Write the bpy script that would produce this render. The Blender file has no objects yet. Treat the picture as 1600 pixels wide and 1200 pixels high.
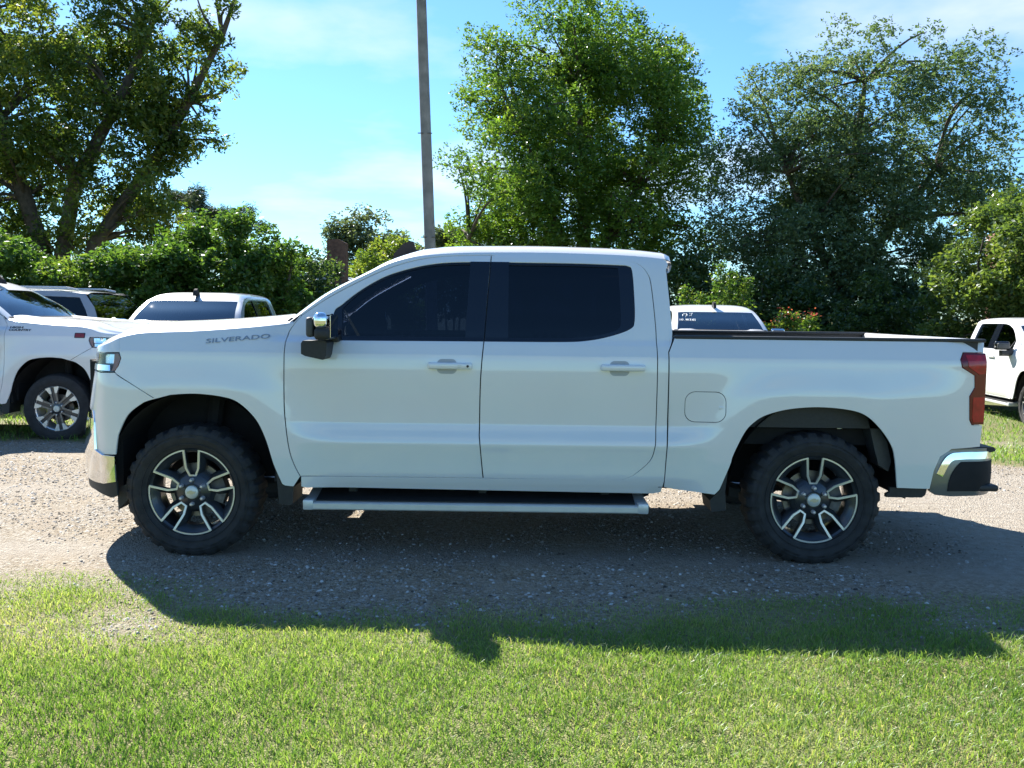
import bpy, bmesh, math, random
import numpy as np
from mathutils import Vector, Matrix
from mathutils.geometry import delaunay_2d_cdt

random.seed(7); rng = np.random.default_rng(7)
scene = bpy.context.scene
col = scene.collection
PI = math.pi

# ------------------------------------------------------------------ camera
cam_d = bpy.data.cameras.new('camera'); cam_o = bpy.data.objects.new('camera', cam_d); col.objects.link(cam_o)
cam_d.sensor_width = 36.0; cam_d.lens = 32.17; cam_d.clip_start = .05; cam_d.clip_end = 3000
PITCH, ROLL, CAM_H = .0784, .0117, 1.493
F = Vector((0, math.cos(PITCH), -math.sin(PITCH))); U0 = Vector((0, math.sin(PITCH), math.cos(PITCH))); R0 = Vector((1, 0, 0))
Rv = R0*math.cos(ROLL)+U0*math.sin(ROLL); Uv = U0*math.cos(ROLL)-R0*math.sin(ROLL)
cam_o.matrix_world = Matrix(((Rv.x, Uv.x, -F.x, 0), (Rv.y, Uv.y, -F.y, 0), (Rv.z, Uv.z, -F.z, CAM_H), (0, 0, 0, 1)))
scene.camera = cam_o

# ------------------------------------------------------------------ sky, sun, exposure
SUN_AZ = math.atan2(-.66, .93)          # behind the truck, to the left
SUN_EL = math.radians(40.2)
world = bpy.data.worlds.new('World'); scene.world = world; world.use_nodes = True
nt = world.node_tree; nt.nodes.clear()
def wn(t, **k):
    n = nt.nodes.new(t)
    for a, b in k.items(): setattr(n, a, b)
    return n
sky = wn('ShaderNodeTexSky', sky_type='NISHITA', sun_disc=False)
sky.sun_elevation = SUN_EL; sky.sun_rotation = SUN_AZ; sky.altitude = 50; sky.air_density = 1.0; sky.dust_density = .15; sky.ozone_density = 2.2
tc = wn('ShaderNodeTexCoord'); sep = wn('ShaderNodeSeparateXYZ'); nt.links.new(tc.outputs['Generated'], sep.inputs[0])
zz = wn('ShaderNodeMath', operation='ADD'); nt.links.new(sep.outputs['Z'], zz.inputs[0]); zz.inputs[1].default_value = .12
zm = wn('ShaderNodeMath', operation='MAXIMUM'); nt.links.new(zz.outputs[0], zm.inputs[0]); zm.inputs[1].default_value = .05
dx = wn('ShaderNodeMath', operation='DIVIDE'); nt.links.new(sep.outputs['X'], dx.inputs[0]); nt.links.new(zm.outputs[0], dx.inputs[1])
dy = wn('ShaderNodeMath', operation='DIVIDE'); nt.links.new(sep.outputs['Y'], dy.inputs[0]); nt.links.new(zm.outputs[0], dy.inputs[1])
cmb = wn('ShaderNodeCombineXYZ'); nt.links.new(dx.outputs[0], cmb.inputs[0]); nt.links.new(dy.outputs[0], cmb.inputs[1])
cmb.inputs[2].default_value = 2.74
cl = wn('ShaderNodeTexNoise'); cl.inputs['Scale'].default_value = .62; cl.inputs['Detail'].default_value = 7; cl.inputs['Roughness'].default_value = .55
nt.links.new(cmb.outputs[0], cl.inputs['Vector'])
cr = wn('ShaderNodeValToRGB'); cr.color_ramp.elements[0].position = .52; cr.color_ramp.elements[1].position = .72
nt.links.new(cl.outputs['Fac'], cr.inputs['Fac'])
upm = wn('ShaderNodeMapRange'); upm.inputs['From Min'].default_value = .0; upm.inputs['From Max'].default_value = .06
nt.links.new(sep.outputs['Z'], upm.inputs['Value'])
cm_ = wn('ShaderNodeMath', operation='MULTIPLY'); nt.links.new(cr.outputs['Color'], cm_.inputs[0]); nt.links.new(upm.outputs[0], cm_.inputs[1])
cf = wn('ShaderNodeMath', operation='MULTIPLY'); nt.links.new(cm_.outputs[0], cf.inputs[0]); cf.inputs[1].default_value = .85
mixc = wn('ShaderNodeMix', data_type='RGBA'); nt.links.new(cf.outputs[0], mixc.inputs['Factor'])
tint = wn('ShaderNodeMix', data_type='RGBA', blend_type='MULTIPLY'); tint.inputs['Factor'].default_value = 1; tint.inputs['B'].default_value = (.64, .98, 1.24, 1)
nt.links.new(sky.outputs[0], tint.inputs['A'])          # clear southern sky: cyan-blue right down to the horizon
nt.links.new(tint.outputs['Result'], mixc.inputs['A']); mixc.inputs['B'].default_value = (6.5, 6.8, 7.0, 1)
bg = wn('ShaderNodeBackground'); bg.inputs['Strength'].default_value = .059
nt.links.new(mixc.outputs['Result'], bg.inputs['Color'])
wo = wn('ShaderNodeOutputWorld'); nt.links.new(bg.outputs[0], wo.inputs['Surface'])
sun_d = bpy.data.lights.new('sun', 'SUN'); sun_d.energy = 5.0; sun_d.angle = math.radians(.53); sun_d.color = (1, .95, .87)
sun_o = bpy.data.objects.new('sun', sun_d); col.objects.link(sun_o)
sdir = Vector((math.sin(SUN_AZ)*math.cos(SUN_EL), math.cos(SUN_AZ)*math.cos(SUN_EL), math.sin(SUN_EL)))
sun_o.rotation_euler = sdir.to_track_quat('Z', 'Y').to_euler(); sun_o.location = sdir*60
vs = scene.view_settings; vs.view_transform = 'Standard'; vs.look = 'None'; vs.gamma = 1; vs.exposure = 1.6; vs.use_curve_mapping = False
scene.cycles.max_bounces = 8; scene.cycles.transparent_max_bounces = 16; scene.cycles.caustics_reflective = False; scene.cycles.caustics_refractive = False

# ------------------------------------------------------------------ materials
def new_mat(name):
    m = bpy.data.materials.new(name); m.use_nodes = True; t = m.node_tree
    return m, t, t.nodes['Principled BSDF']
def node(t, ty, **k):
    n = t.nodes.new(ty)
    for a, b in k.items(): setattr(n, a, b)
    return n
def pm(name, colr, rough=.5, metal=0, coat=0, spec=.5, noise=0, nscale=20, bump=0, bscale=80, coat_rough=.03):
    m, t, b = new_mat(name)
    b.inputs['Base Color'].default_value = (*colr, 1); b.inputs['Roughness'].default_value = rough; b.inputs['Metallic'].default_value = metal
    b.inputs['Coat Weight'].default_value = coat; b.inputs['Coat Roughness'].default_value = coat_rough; b.inputs['Specular IOR Level'].default_value = spec
    if noise or bump:
        c = node(t, 'ShaderNodeTexCoord')
    if noise:
        n = node(t, 'ShaderNodeTexNoise'); n.inputs['Scale'].default_value = nscale; n.inputs['Detail'].default_value = 6
        t.links.new(c.outputs['Object'], n.inputs['Vector'])
        r = node(t, 'ShaderNodeMapRange'); r.inputs['From Min'].default_value = .3; r.inputs['From Max'].default_value = .7
        r.inputs['To Min'].default_value = 1-noise; r.inputs['To Max'].default_value = 1+noise
        t.links.new(n.outputs['Fac'], r.inputs['Value'])
        x = node(t, 'ShaderNodeVectorMath', operation='SCALE'); x.inputs[0].default_value = colr
        t.links.new(r.outputs[0], x.inputs['Scale']); t.links.new(x.outputs[0], b.inputs['Base Color'])
    if bump:
        n2 = node(t, 'ShaderNodeTexNoise'); n2.inputs['Scale'].default_value = bscale; n2.inputs['Detail'].default_value = 4
        t.links.new(c.outputs['Object'], n2.inputs['Vector'])
        bp = node(t, 'ShaderNodeBump'); bp.inputs['Strength'].default_value = bump; bp.inputs['Distance'].default_value = .01
        t.links.new(n2.outputs['Fac'], bp.inputs['Height']); t.links.new(bp.outputs[0], b.inputs['Normal'])
    return m
def glass_mat(name, tint, refl=1.0, ior=1.55):
    m, t, b = new_mat(name); t.nodes.remove(b); out = [n for n in t.nodes if n.type == 'OUTPUT_MATERIAL'][0]
    tr = node(t, 'ShaderNodeBsdfTransparent'); tr.inputs[0].default_value = (*tint, 1)
    gl = node(t, 'ShaderNodeBsdfGlossy'); gl.inputs['Roughness'].default_value = .01; gl.inputs['Color'].default_value = (refl, refl, refl, 1)
    fr = node(t, 'ShaderNodeFresnel'); fr.inputs['IOR'].default_value = ior
    mx = node(t, 'ShaderNodeMixShader'); t.links.new(fr.outputs[0], mx.inputs[0]); t.links.new(tr.outputs[0], mx.inputs[1]); t.links.new(gl.outputs[0], mx.inputs[2])
    t.links.new(mx.outputs[0], out.inputs['Surface']); return m
M = {}
def paint(name, c, metal=0):
    m = pm(name, c, .42, metal, 1.0, .5, noise=.015, nscale=3); m.node_tree.nodes['Principled BSDF'].inputs['Coat IOR'].default_value = 1.8; return m
M['white'] = paint('white_paint', (.75, .75, .75))
M['white_b'] = paint('white_paint_plain', (.72, .73, .74))
M['silver'] = paint('silver_paint', (.40, .43, .46), .55)
M['grey'] = paint('grey_paint', (.22, .25, .29), .3)
M['black_gloss'] = pm('black_gloss', (.006, .008, .014), .12, 0, .3)
M['black_plastic'] = pm('black_plastic', (.018, .019, .020), .55, noise=.2, nscale=60, bump=.15, bscale=300)
M['grey_plastic'] = pm('grey_plastic', (.05, .053, .056), .5, noise=.12, nscale=40, bump=.1, bscale=300)
M['liner'] = pm('liner', (.012, .012, .013), .85, noise=.3, nscale=9)
M['inner_metal'] = pm('inner_metal', (.78, .79, .70), .5, noise=.15, nscale=7)
M['bowl_shade'] = pm('handle_bowl_shade', (.40, .41, .42), .5)
M['chrome'] = pm('chrome', (.86, .87, .88), .06, 1)
M['alu'] = pm('aluminium', (.62, .64, .64), .35, .35, noise=.05, nscale=14)
M['bumper_grey'] = pm('grey_bumper', (.20, .21, .22), .28, .6, .3)
M['machined'] = pm('machined_alloy', (.70, .70, .69), .32, .6)
M['charcoal'] = pm('charcoal_alloy', (.045, .05, .058), .32, .5, .4)
M['rubber'] = pm('tyre_rubber', (.022, .022, .023), .78, noise=.35, nscale=16, bump=.2, bscale=120)
M['rotor'] = pm('brake_steel', (.22, .2, .18), .45, .8, noise=.2, nscale=20)
M['cast'] = pm('cast_iron', (.14, .135, .13), .6, .5, noise=.3, nscale=25)
M['nut'] = pm('chrome_nut', (.66, .62, .62), .3, .5)
M['emblem'] = pm('emblem_silver', (.62, .64, .60), .4, .4)
M['gold'] = pm('emblem_gold', (.55, .50, .36), .4, .5)
M['badge'] = pm('badge_grey', (.36, .39, .43), .3, .6)
M['badge_dark'] = pm('badge_dark', (.03, .035, .05), .35, .5)
M['tint'] = glass_mat('tinted_glass', (.008, .012, .03))
M['tint_front'] = glass_mat('light_tinted_glass', (.09, .12, .19))
M['clear'] = glass_mat('windscreen_glass', (.55, .62, .62), 1.0, 2.6)
M['lens'] = glass_mat('lamp_lens', (.85, .9, .92))
M['amber'] = pm('amber_reflector', (.55, .13, .03), .2, 0, 1)
M['red'] = pm('red_lens', (.40, .006, .014), .12, 0, .15, noise=.25, nscale=30)
M['red_dark'] = pm('smoked_red_lens', (.15, .004, .009), .12, 0, .15)
M['interior'] = pm('interior_black', (.035, .036, .04), .7)
M['seat'] = pm('seat_cloth', (.035, .036, .04), .8)
M['marker'] = pm('white_marker', (.85, .87, .88), .7)
M['red_badge'] = pm('red_badge', (.25, .03, .04), .4)

# ------------------------------------------------------------------ mesh helpers
def link(name, me, mat, parent=None, loc=None):
    o = bpy.data.objects.new(name, me); col.objects.link(o)
    if mat is not None and not me.materials: me.materials.append(M[mat] if isinstance(mat, str) else mat)
    if parent is not None: o.parent = parent
    if loc is not None: o.location = loc
    return o
def empty(name, loc=(0, 0, 0), rz=0, label=None, cat=None, group=None):
    o = bpy.data.objects.new(name, None); col.objects.link(o); o.location = loc; o.rotation_euler = (0, 0, rz); o.empty_display_size = .2
    tag(o, label, cat, group); return o
def tag(o, label=None, cat=None, group=None, kind=None):
    if label: o['label'] = label
    if cat: o['category'] = cat
    if group: o['group'] = group
    if kind: o['kind'] = kind
    return o
class MB:
    def __init__(s): s.v = []; s.f = []
    def add(s, vs_, fs): b = len(s.v); s.v += [tuple(v) for v in vs_]; s.f += [tuple(i+b for i in f) for f in fs]; return s
    def box(s, x0, x1, y0, y1, z0, z1):
        return s.add([(x0,y0,z0),(x1,y0,z0),(x1,y1,z0),(x0,y1,z0),(x0,y0,z1),(x1,y0,z1),(x1,y1,z1),(x0,y1,z1)],
                     [(0,3,2,1),(4,5,6,7),(0,1,5,4),(1,2,6,5),(2,3,7,6),(3,0,4,7)])
    def rbox(s, x0, x1, y0, y1, z0, z1, r=.01, seg=2):
        x0, x1 = sorted((x0, x1)); y0, y1 = sorted((y0, y1)); z0, z1 = sorted((z0, z1)); r = min(r, .49*min(x1-x0, y1-y0, z1-z0))
        bm = bmesh.new(); bmesh.ops.create_cube(bm, size=1)
        for v in bm.verts: v.co = Vector(((x0+x1)/2+v.co.x*(x1-x0), (y0+y1)/2+v.co.y*(y1-y0), (z0+z1)/2+v.co.z*(z1-z0)))
        bmesh.ops.bevel(bm, geom=bm.edges[:], offset=r, segments=seg, profile=.5, affect='EDGES')
        bm.verts.index_update(); s.add([v.co[:] for v in bm.verts], [[v.index for v in f.verts] for f in bm.faces]); bm.free(); return s
    def tube(s, pts, rad, n=8, cap=True):
        pts = [Vector(p) for p in pts]; b = len(s.v); up = Vector((0, 0, 1))
        rad = rad if isinstance(rad, (list, tuple)) else [rad]*len(pts)
        prev = None
        for i, p in enumerate(pts):
            d = (pts[min(i+1, len(pts)-1)]-pts[max(i-1, 0)]).normalized()
            a = d.cross(up) if prev is None else prev-d*prev.dot(d)
            if a.length < 1e-4: a = d.cross(Vector((1, 0, 0)))
            a.normalize(); prev = a; c = d.cross(a)
            for k in range(n):
                t = 2*PI*k/n; s.v.append(tuple(p+(a*math.cos(t)+c*math.sin(t))*rad[i]))
        for i in range(len(pts)-1):
            for k in range(n):
                q = b+i*n+k; r_ = b+i*n+(k+1) % n; s.f.append((q, r_, r_+n, q+n))
        if cap: s.f.append(tuple(b+k for k in range(n))[::-1]); s.f.append(tuple(b+(len(pts)-1)*n+k for k in range(n)))
        return s
    def lathe_y(s, prof, n=48, cx=0, cz=0, close=False):
        """revolve (r, y) pairs round the Y axis"""
        b = len(s.v); m = len(prof)
        for k in range(n):
            t = 2*PI*k/n
            for r, y in prof: s.v.append((cx+r*math.cos(t), y, cz+r*math.sin(t)))
        for k in range(n):
            for j in range(m-1):
                a = b+k*m+j; c = b+((k+1) % n)*m+j; s.f.append((a, a+1, c+1, c))
        return s
    def prism(s, poly, y0, y1):
        """(x, z) polygon swept from y0 to y1"""
        n = len(poly); b = len(s.v)
        s.v += [(x, y0, z) for x, z in poly]+[(x, y1, z) for x, z in poly]
        s.f.append(tuple(b+i for i in range(n))); s.f.append(tuple(b+n+i for i in range(n))[::-1])
        for i in range(n): j = (i+1) % n; s.f.append((b+i, b+n+i, b+n+j, b+j))
        return s
    def mesh(s, name, smooth=35):
        me = bpy.data.meshes.new(name); me.from_pydata(s.v, [], s.f)
        bm = bmesh.new(); bm.from_mesh(me); bmesh.ops.recalc_face_normals(bm, faces=bm.faces[:]); bm.to_mesh(me); bm.free()
        if smooth:
            me.polygons.foreach_set('use_smooth', [True]*len(me.polygons)); me.set_sharp_from_angle(angle=math.radians(smooth))
        me.update(); return me
    def build(s, name, mat, parent=None, loc=None, smooth=35): return link(name, s.mesh(name, smooth), mat, parent, loc)

def crv(pts, n=6):
    """Catmull-Rom through the points"""
    out = []; P = [pts[0]]+list(pts)+[pts[-1]]
    for i in range(1, len(P)-2):
        p0, p1, p2, p3 = P[i-1], P[i], P[i+1], P[i+2]
        for k in range(n):
            t = k/n
            out.append(tuple(.5*(2*p1[c]+(p2[c]-p0[c])*t+(2*p0[c]-5*p1[c]+4*p2[c]-p3[c])*t*t+(3*p1[c]-p0[c]-3*p2[c]+p3[c])*t**3) for c in range(2)))
    out.append(tuple(pts[-1])); return out
def inside(p, poly):
    x, y = p; c = False; n = len(poly); j = n-1
    for i in range(n):
        xi, yi = poly[i]; xj, yj = poly[j]
        if (yi > y) != (yj > y) and x < (xj-xi)*(y-yi)/(yj-yi)+xi: c = not c
        j = i
    return c
def densify(poly, d):
    out = []
    for (a, b), (c, e) in zip(poly, poly[1:]+poly[:1]):
        L = math.hypot(c-a, e-b)
        if L < 1e-6: continue
        n = max(1, int(math.ceil(L/d)))
        out += [(a+(c-a)*k/n, b+(e-b)*k/n) for k in range(n)]
    return out
def rrect(x0, x1, z0, z1, r, n=5):
    out = []
    for cx, cz, a0 in ((x1-r, z1-r, 0), (x0+r, z1-r, 90), (x0+r, z0+r, 180), (x1-r, z0+r, 270)):
        for k in range(n+1):
            a = math.radians(a0+90*k/n); out.append((cx+r*math.cos(a), cz+r*math.sin(a)))
    return out
ZROWS = np.concatenate([np.arange(.36, .69, .016), np.arange(.69, .85, .006), np.arange(.85, 1.18, .014), np.arange(1.18, 1.36, .006), np.arange(1.36, 1.95, .016)])
def surf_panel(name, outline, S, sgn, mat, parent, holes=(), off=0., edge=.014, ds=.055, dz=.016, hole_edge=True):
    """a skin panel: trimmed (s, z) outline laid on the surface S, with its edges turned inwards"""
    ol = densify(outline, .03); hs = [densify(h, .03) for h in holes]
    s0 = min(p[0] for p in ol); s1 = max(p[0] for p in ol); z0 = min(p[1] for p in ol); z1 = max(p[1] for p in ol)
    V = list(ol); E = [(i, (i+1) % len(ol)) for i in range(len(ol))]
    for h in hs:
        b = len(V); V += h; E += [(b+i, b+(i+1) % len(h)) for i in range(len(h))]
    bpts = np.array(V)
    i = 0
    ka, kb = int(math.floor(s0/ds)), int(math.ceil(s1/ds))
    zrows = [z for z in (ZROWS if dz < .02 else np.arange(z0+dz, z1, dz)) if z0 < z < z1]
    for z in zrows:                                   # rows run level from panel to panel, closer together at the creases
        for a in range(ka, kb+1):
            q = (a*ds, float(z))
            if np.min(np.hypot(bpts[:, 0]-q[0], (bpts[:, 1]-q[1])*2.2)) < .011: continue
            if inside(q, ol) and not any(inside(q, h) for h in hs): V.append(q)
    vo, eo, fo, ov, oe, of = delaunay_2d_cdt([Vector(v) for v in V], E, [], 0, 1e-6)
    tris = []
    for f in fo:
        c = ((vo[f[0]][0]+vo[f[1]][0]+vo[f[2]][0])/3, (vo[f[0]][1]+vo[f[1]][1]+vo[f[2]][1])/3)
        if inside(c, ol) and not any(inside(c, h) for h in hs): tris.append(tuple(f))
    def P(s, z):
        x, w, z_ = S(s, z); return Vector((x, sgn*(w-off), z_))
    co = []; no = []
    for v in vo:
        s, z = v; e = 2e-3
        p = P(s, z); n = (P(s+e, z)-P(s-e, z)).cross(P(s, z+e)-P(s, z-e))
        if n.length < 1e-12: n = Vector((0, sgn, 0))
        n.normalize()
        if n.y*sgn < -1e-3 or (abs(n.y) < 1e-3 and n.x > 0 and s < 1): n = -n
        co.append(p); no.append(n)
    verts = [c[:] for c in co]; faces = []; ln = []
    for f in tris:
        nf = (co[f[1]]-co[f[0]]).cross(co[f[2]]-co[f[0]])
        if nf.dot(no[f[0]]+no[f[1]]+no[f[2]]) < 0: f = f[::-1]
        faces.append(f); ln += [no[i] for i in f]
    if edge:
        cnt = {}
        for f in faces:
            for a, b in ((f[0], f[1]), (f[1], f[2]), (f[2], f[0])): cnt[(a, b)] = 1
        for (a, b) in list(cnt):
            if (b, a) in cnt: continue
            A, B = co[a], co[b]; A2, B2 = A-no[a]*edge, B-no[b]*edge
            k = len(verts); verts += [A[:], B[:], B2[:], A2[:]]; faces.append((k+1, k, k+3, k+2))
            n = (A-B).cross(B2-B); n = n.normalized() if n.length > 0 else no[a]
            n1 = (n+no[a]*.8).normalized(); ln += [n1, n1, n, n]
    me = bpy.data.meshes.new(name); me.from_pydata(verts, [], faces)
    me.polygons.foreach_set('use_smooth', [True]*len(me.polygons)); me.update()
    me.normals_split_custom_set([n[:] for n in ln])
    return link(name, me, mat, parent)
def ribbon(path, width, S, sgn, off, thick=.004):
    """closed band of given width along an (s, z) path on S"""
    n = len(path); L = []; R = []
    for i in range(n):
        a = path[max(0, i-1)]; b = path[min(n-1, i+1)]; d = math.hypot(b[0]-a[0], b[1]-a[1]) or 1
        nx, nz = -(b[1]-a[1])/d*width/2, (b[0]-a[0])/d*width/2
        L.append((path[i][0]+nx, path[i][1]+nz)); R.append((path[i][0]-nx, path[i][1]-nz))
    return L+R[::-1]
def text_mesh(name, body, width, height, fn, thick, mat, parent, bold=0.0):
    """flat lettering: (u, v) in 0..width, 0..height mapped through fn(u, v, depth)"""
    cu = bpy.data.curves.new(name, 'FONT'); cu.body = body; cu.extrude = .5; cu.offset = bold; cu.resolution_u = 3
    to = bpy.data.objects.new(name, cu); col.objects.link(to)
    dg = bpy.context.evaluated_depsgraph_get(); dg.update()
    me = bpy.data.meshes.new_from_object(to.evaluated_get(dg)); bpy.data.objects.remove(to)
    xs = [v.co.x for v in me.vertices]; ys = [v.co.y for v in me.vertices]
    x0, x1, y0, y1 = min(xs), max(xs), min(ys), max(ys)
    for v in me.vertices:
        v.co = Vector(fn((v.co.x-x0)/(x1-x0)*width, (v.co.y-y0)/(y1-y0)*height, v.co.z*thick*2))
    me.materials.clear(); return link(name, me, mat, parent)
def copy_tree(o, parent=None, remap=None, skip=()):
    c = o.copy(); col.objects.link(c); c.parent = parent
    if remap and c.type == 'MESH' and c.material_slots:
        m = c.material_slots[0].material
        if m and m.name in remap:
            c.material_slots[0].link = 'OBJECT'; c.material_slots[0].material = remap[m.name]
    for ch in list(o.children):
        if ch.name.split('.')[0] in skip: continue
        copy_tree(ch, c, remap, skip)
    return c
def lerp_tab(t,v):
    if v<=t[0][0]: return t[0][1]
    for (a,b),(c,d) in zip(t,t[1:]):
        if v<=c:
            return b+(d-b)*(v-a)/(c-a)
    return t[-1][1]
def pchip(tab):
    """monotone cubic through (v, w) pairs"""
    xs=[a for a,_ in tab]; ys=[b for _,b in tab]; n=len(xs)
    h=[xs[i+1]-xs[i] for i in range(n-1)]; d=[(ys[i+1]-ys[i])/h[i] for i in range(n-1)]
    m=[d[0]]+[0 if d[i-1]*d[i]<=0 else 2*d[i-1]*d[i]/(d[i-1]+d[i]) for i in range(1,n-1)]+[d[-1]]
    def f(v):
        if v<=xs[0]: return ys[0]+m[0]*(v-xs[0])
        if v>=xs[-1]: return ys[-1]+m[-1]*(v-xs[-1])
        lo=0
        for i in range(n-1):
            if v<=xs[i+1]: lo=i; break
        t=(v-xs[lo])/h[lo]
        return ((1+2*t)*(1-t)**2*ys[lo]+t*(1-t)**2*h[lo]*m[lo]+t*t*(3-2*t)*ys[lo+1]+t*t*(t-1)*h[lo]*m[lo+1])
    return f
SIDE=pchip([(.40,.955),(.47,.992),(.52,1.006),(.58,1.009),(.66,1.016),(.705,1.021),(.72,1.0195),(.80,.998),(.83,.993),
            (.90,.995),(1.02,1.001),(1.12,1.004),(1.20,1.001),(1.235,.997),(1.25,.990),(1.33,.952),(1.42,.905)])
def sstep(a,b,v):
    t=min(1,max(0,(v-a)/(b-a))); return t*t*(3-2*t)
FA,RA,WZ=0.0,3.745,.40          # axles
def arch_r(x,z,ax): return math.hypot((x-ax)/1.0,(z-WZ-.02)/1.02)
PX0,PLX,PNX=-.42,.46,2.0          # front plan curve: start x, depth, exponent
def plan(s):
    """plan curve: s=x along the straight side, then an angle-like walk round the nose -> (x, half width factor)"""
    if s>=PX0: return s,1.0
    a=min(1.0,(PX0-s)/1.25)*math.pi/2
    c,sn=math.cos(a),math.sin(a)
    return PX0-PLX*sn**(2/PNX), max(0,c)**(2/PNX)
def side(s,z):
    """near-side body skin: returns x, half width, z (mirror the sign of y for each side)"""
    x,k=plan(s)
    w=SIDE(z)
    # the doors' sculpting fades out towards the wheel arches; the wheel flares swell out instead
    for ax in (FA,RA):
        r=arch_r(x,z,ax)
        e=1-sstep(.62,.95,r)
        e2=sstep(.10,.70,x-RA) if ax==RA else sstep(.10,.55,FA-x)
        e=1-(1-e)*(1-e2)
        amp=.021*(1-sstep(.50,1.0,abs(x-ax)))
        flat=.9985+.004*(1-((z-.85)/.4)**2)+amp*(1-sstep(1.00,1.235,z))
        w=w+(flat-w)*e*(1-sstep(1.17,1.235,z))
    if x>4.45: w-= .06*((x-4.45)/.3)**2.2
    if x<-.1 and s<-.1:  w-=.05*min(1,((-.1-x)/.75))**2*(1 if z>.6 else 1)
    # upper nose leans back
    xo=0
    if k<1: xo=.10*sstep(.75,1.25,z)*(1-k**3)
    return x+xo, w*k, z
GREEN=pchip([(1.26,.957),(1.33,.942),(1.5,.885),(1.65,.828),(1.75,.786),(1.82,.745),(1.87,.70)])
def green(s,z):
    x=s
    w=GREEN(z)
    if x<1.4: w-=.045*((1.4-x)/.8)**2*0.5
    if x>2.6: w-=.03*((x-2.6)/.4)**2*.5
    return x,w,z

def skin(s, z):
    """body side below the belt, leaning cab glasshouse above it"""
    x, w, z = side(s, z)
    t = sstep(1.295, 1.345, z)*sstep(.42, .60, s)
    if t > 0: w = w*(1-t)+green(s, z)[1]*t
    return x, w, z
HE = pchip([(-1.70, 1.215), (-1.2, 1.225), (-.8, 1.245), (-.55, 1.275), (-.43, 1.305), (-.297, 1.333), (.009, 1.347), (.339, 1.374), (.577, 1.403), (.66, 1.425)])
FD_FRONT = [(.667, .499), (.63, .573), (.601, .67), (.577, .86), (.571, 1.013), (.571, 1.203), (.574, 1.335), (.606, 1.404), (.649, 1.456)]
D_TOP_F = [(.649, 1.456), (.83, 1.579), (1.095, 1.719), (1.286, 1.790), (1.48, 1.826), (1.783, 1.838)]
D_TOP_R = [(1.783, 1.838), (2.1, 1.835), (2.366, 1.828), (2.59, 1.817), (2.685, 1.793), (2.735, 1.742), (2.757, 1.668), (2.775, 1.45), (2.779, 1.334), (2.781, 1.1), (2.780, .80), (2.772, .691), (2.744, .616), (2.655, .534), (2.584, .502)]
D_GAP = [(1.783, 1.838), (1.784, 1.799), (1.757, 1.36), (1.753, 1.315), (1.737, 1.085), (1.733, .798), (1.735, .735), (1.757, .503)]
WIN_F = [(.850, 1.312), (.842, 1.475), (.892, 1.530), (1.003, 1.620), (1.143, 1.702), (1.289, 1.752), (1.432, 1.783), (1.58, 1.796), (1.780, 1.799)]
ROOF_T = pchip([(.55, 1.395), (.62, 1.45), (.809, 1.594), (1.043, 1.722), (1.186, 1.790), (1.379, 1.836), (1.675, 1.857), (2.071, 1.862), (2.467, 1.855), (2.711, 1.843), (2.860, 1.828)])
F_ARCH = [(-.432, .615), (-.420, .735), (-.356, .862), (-.259, .938), (-.116, .980), (.048, .990), (.218, .972), (.312, .935), (.407, .841), (.463, .727), (.500, .605), (.518, .552), (.560, .455)]
R_ARCH = [(3.157, .43), (3.222, .597), (3.242, .666), (3.302, .795), (3.355, .858), (3.428, .904), (3.558, .940), (3.73, .955), (3.908, .942), (4.016, .909), (4.105, .831), (4.173, .736), (4.200, .649), (4.221, .479)]
G = .0034

def shift(pts, dx=0, dz=0): return [(a+dx, b+dz) for a, b in pts]

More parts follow.
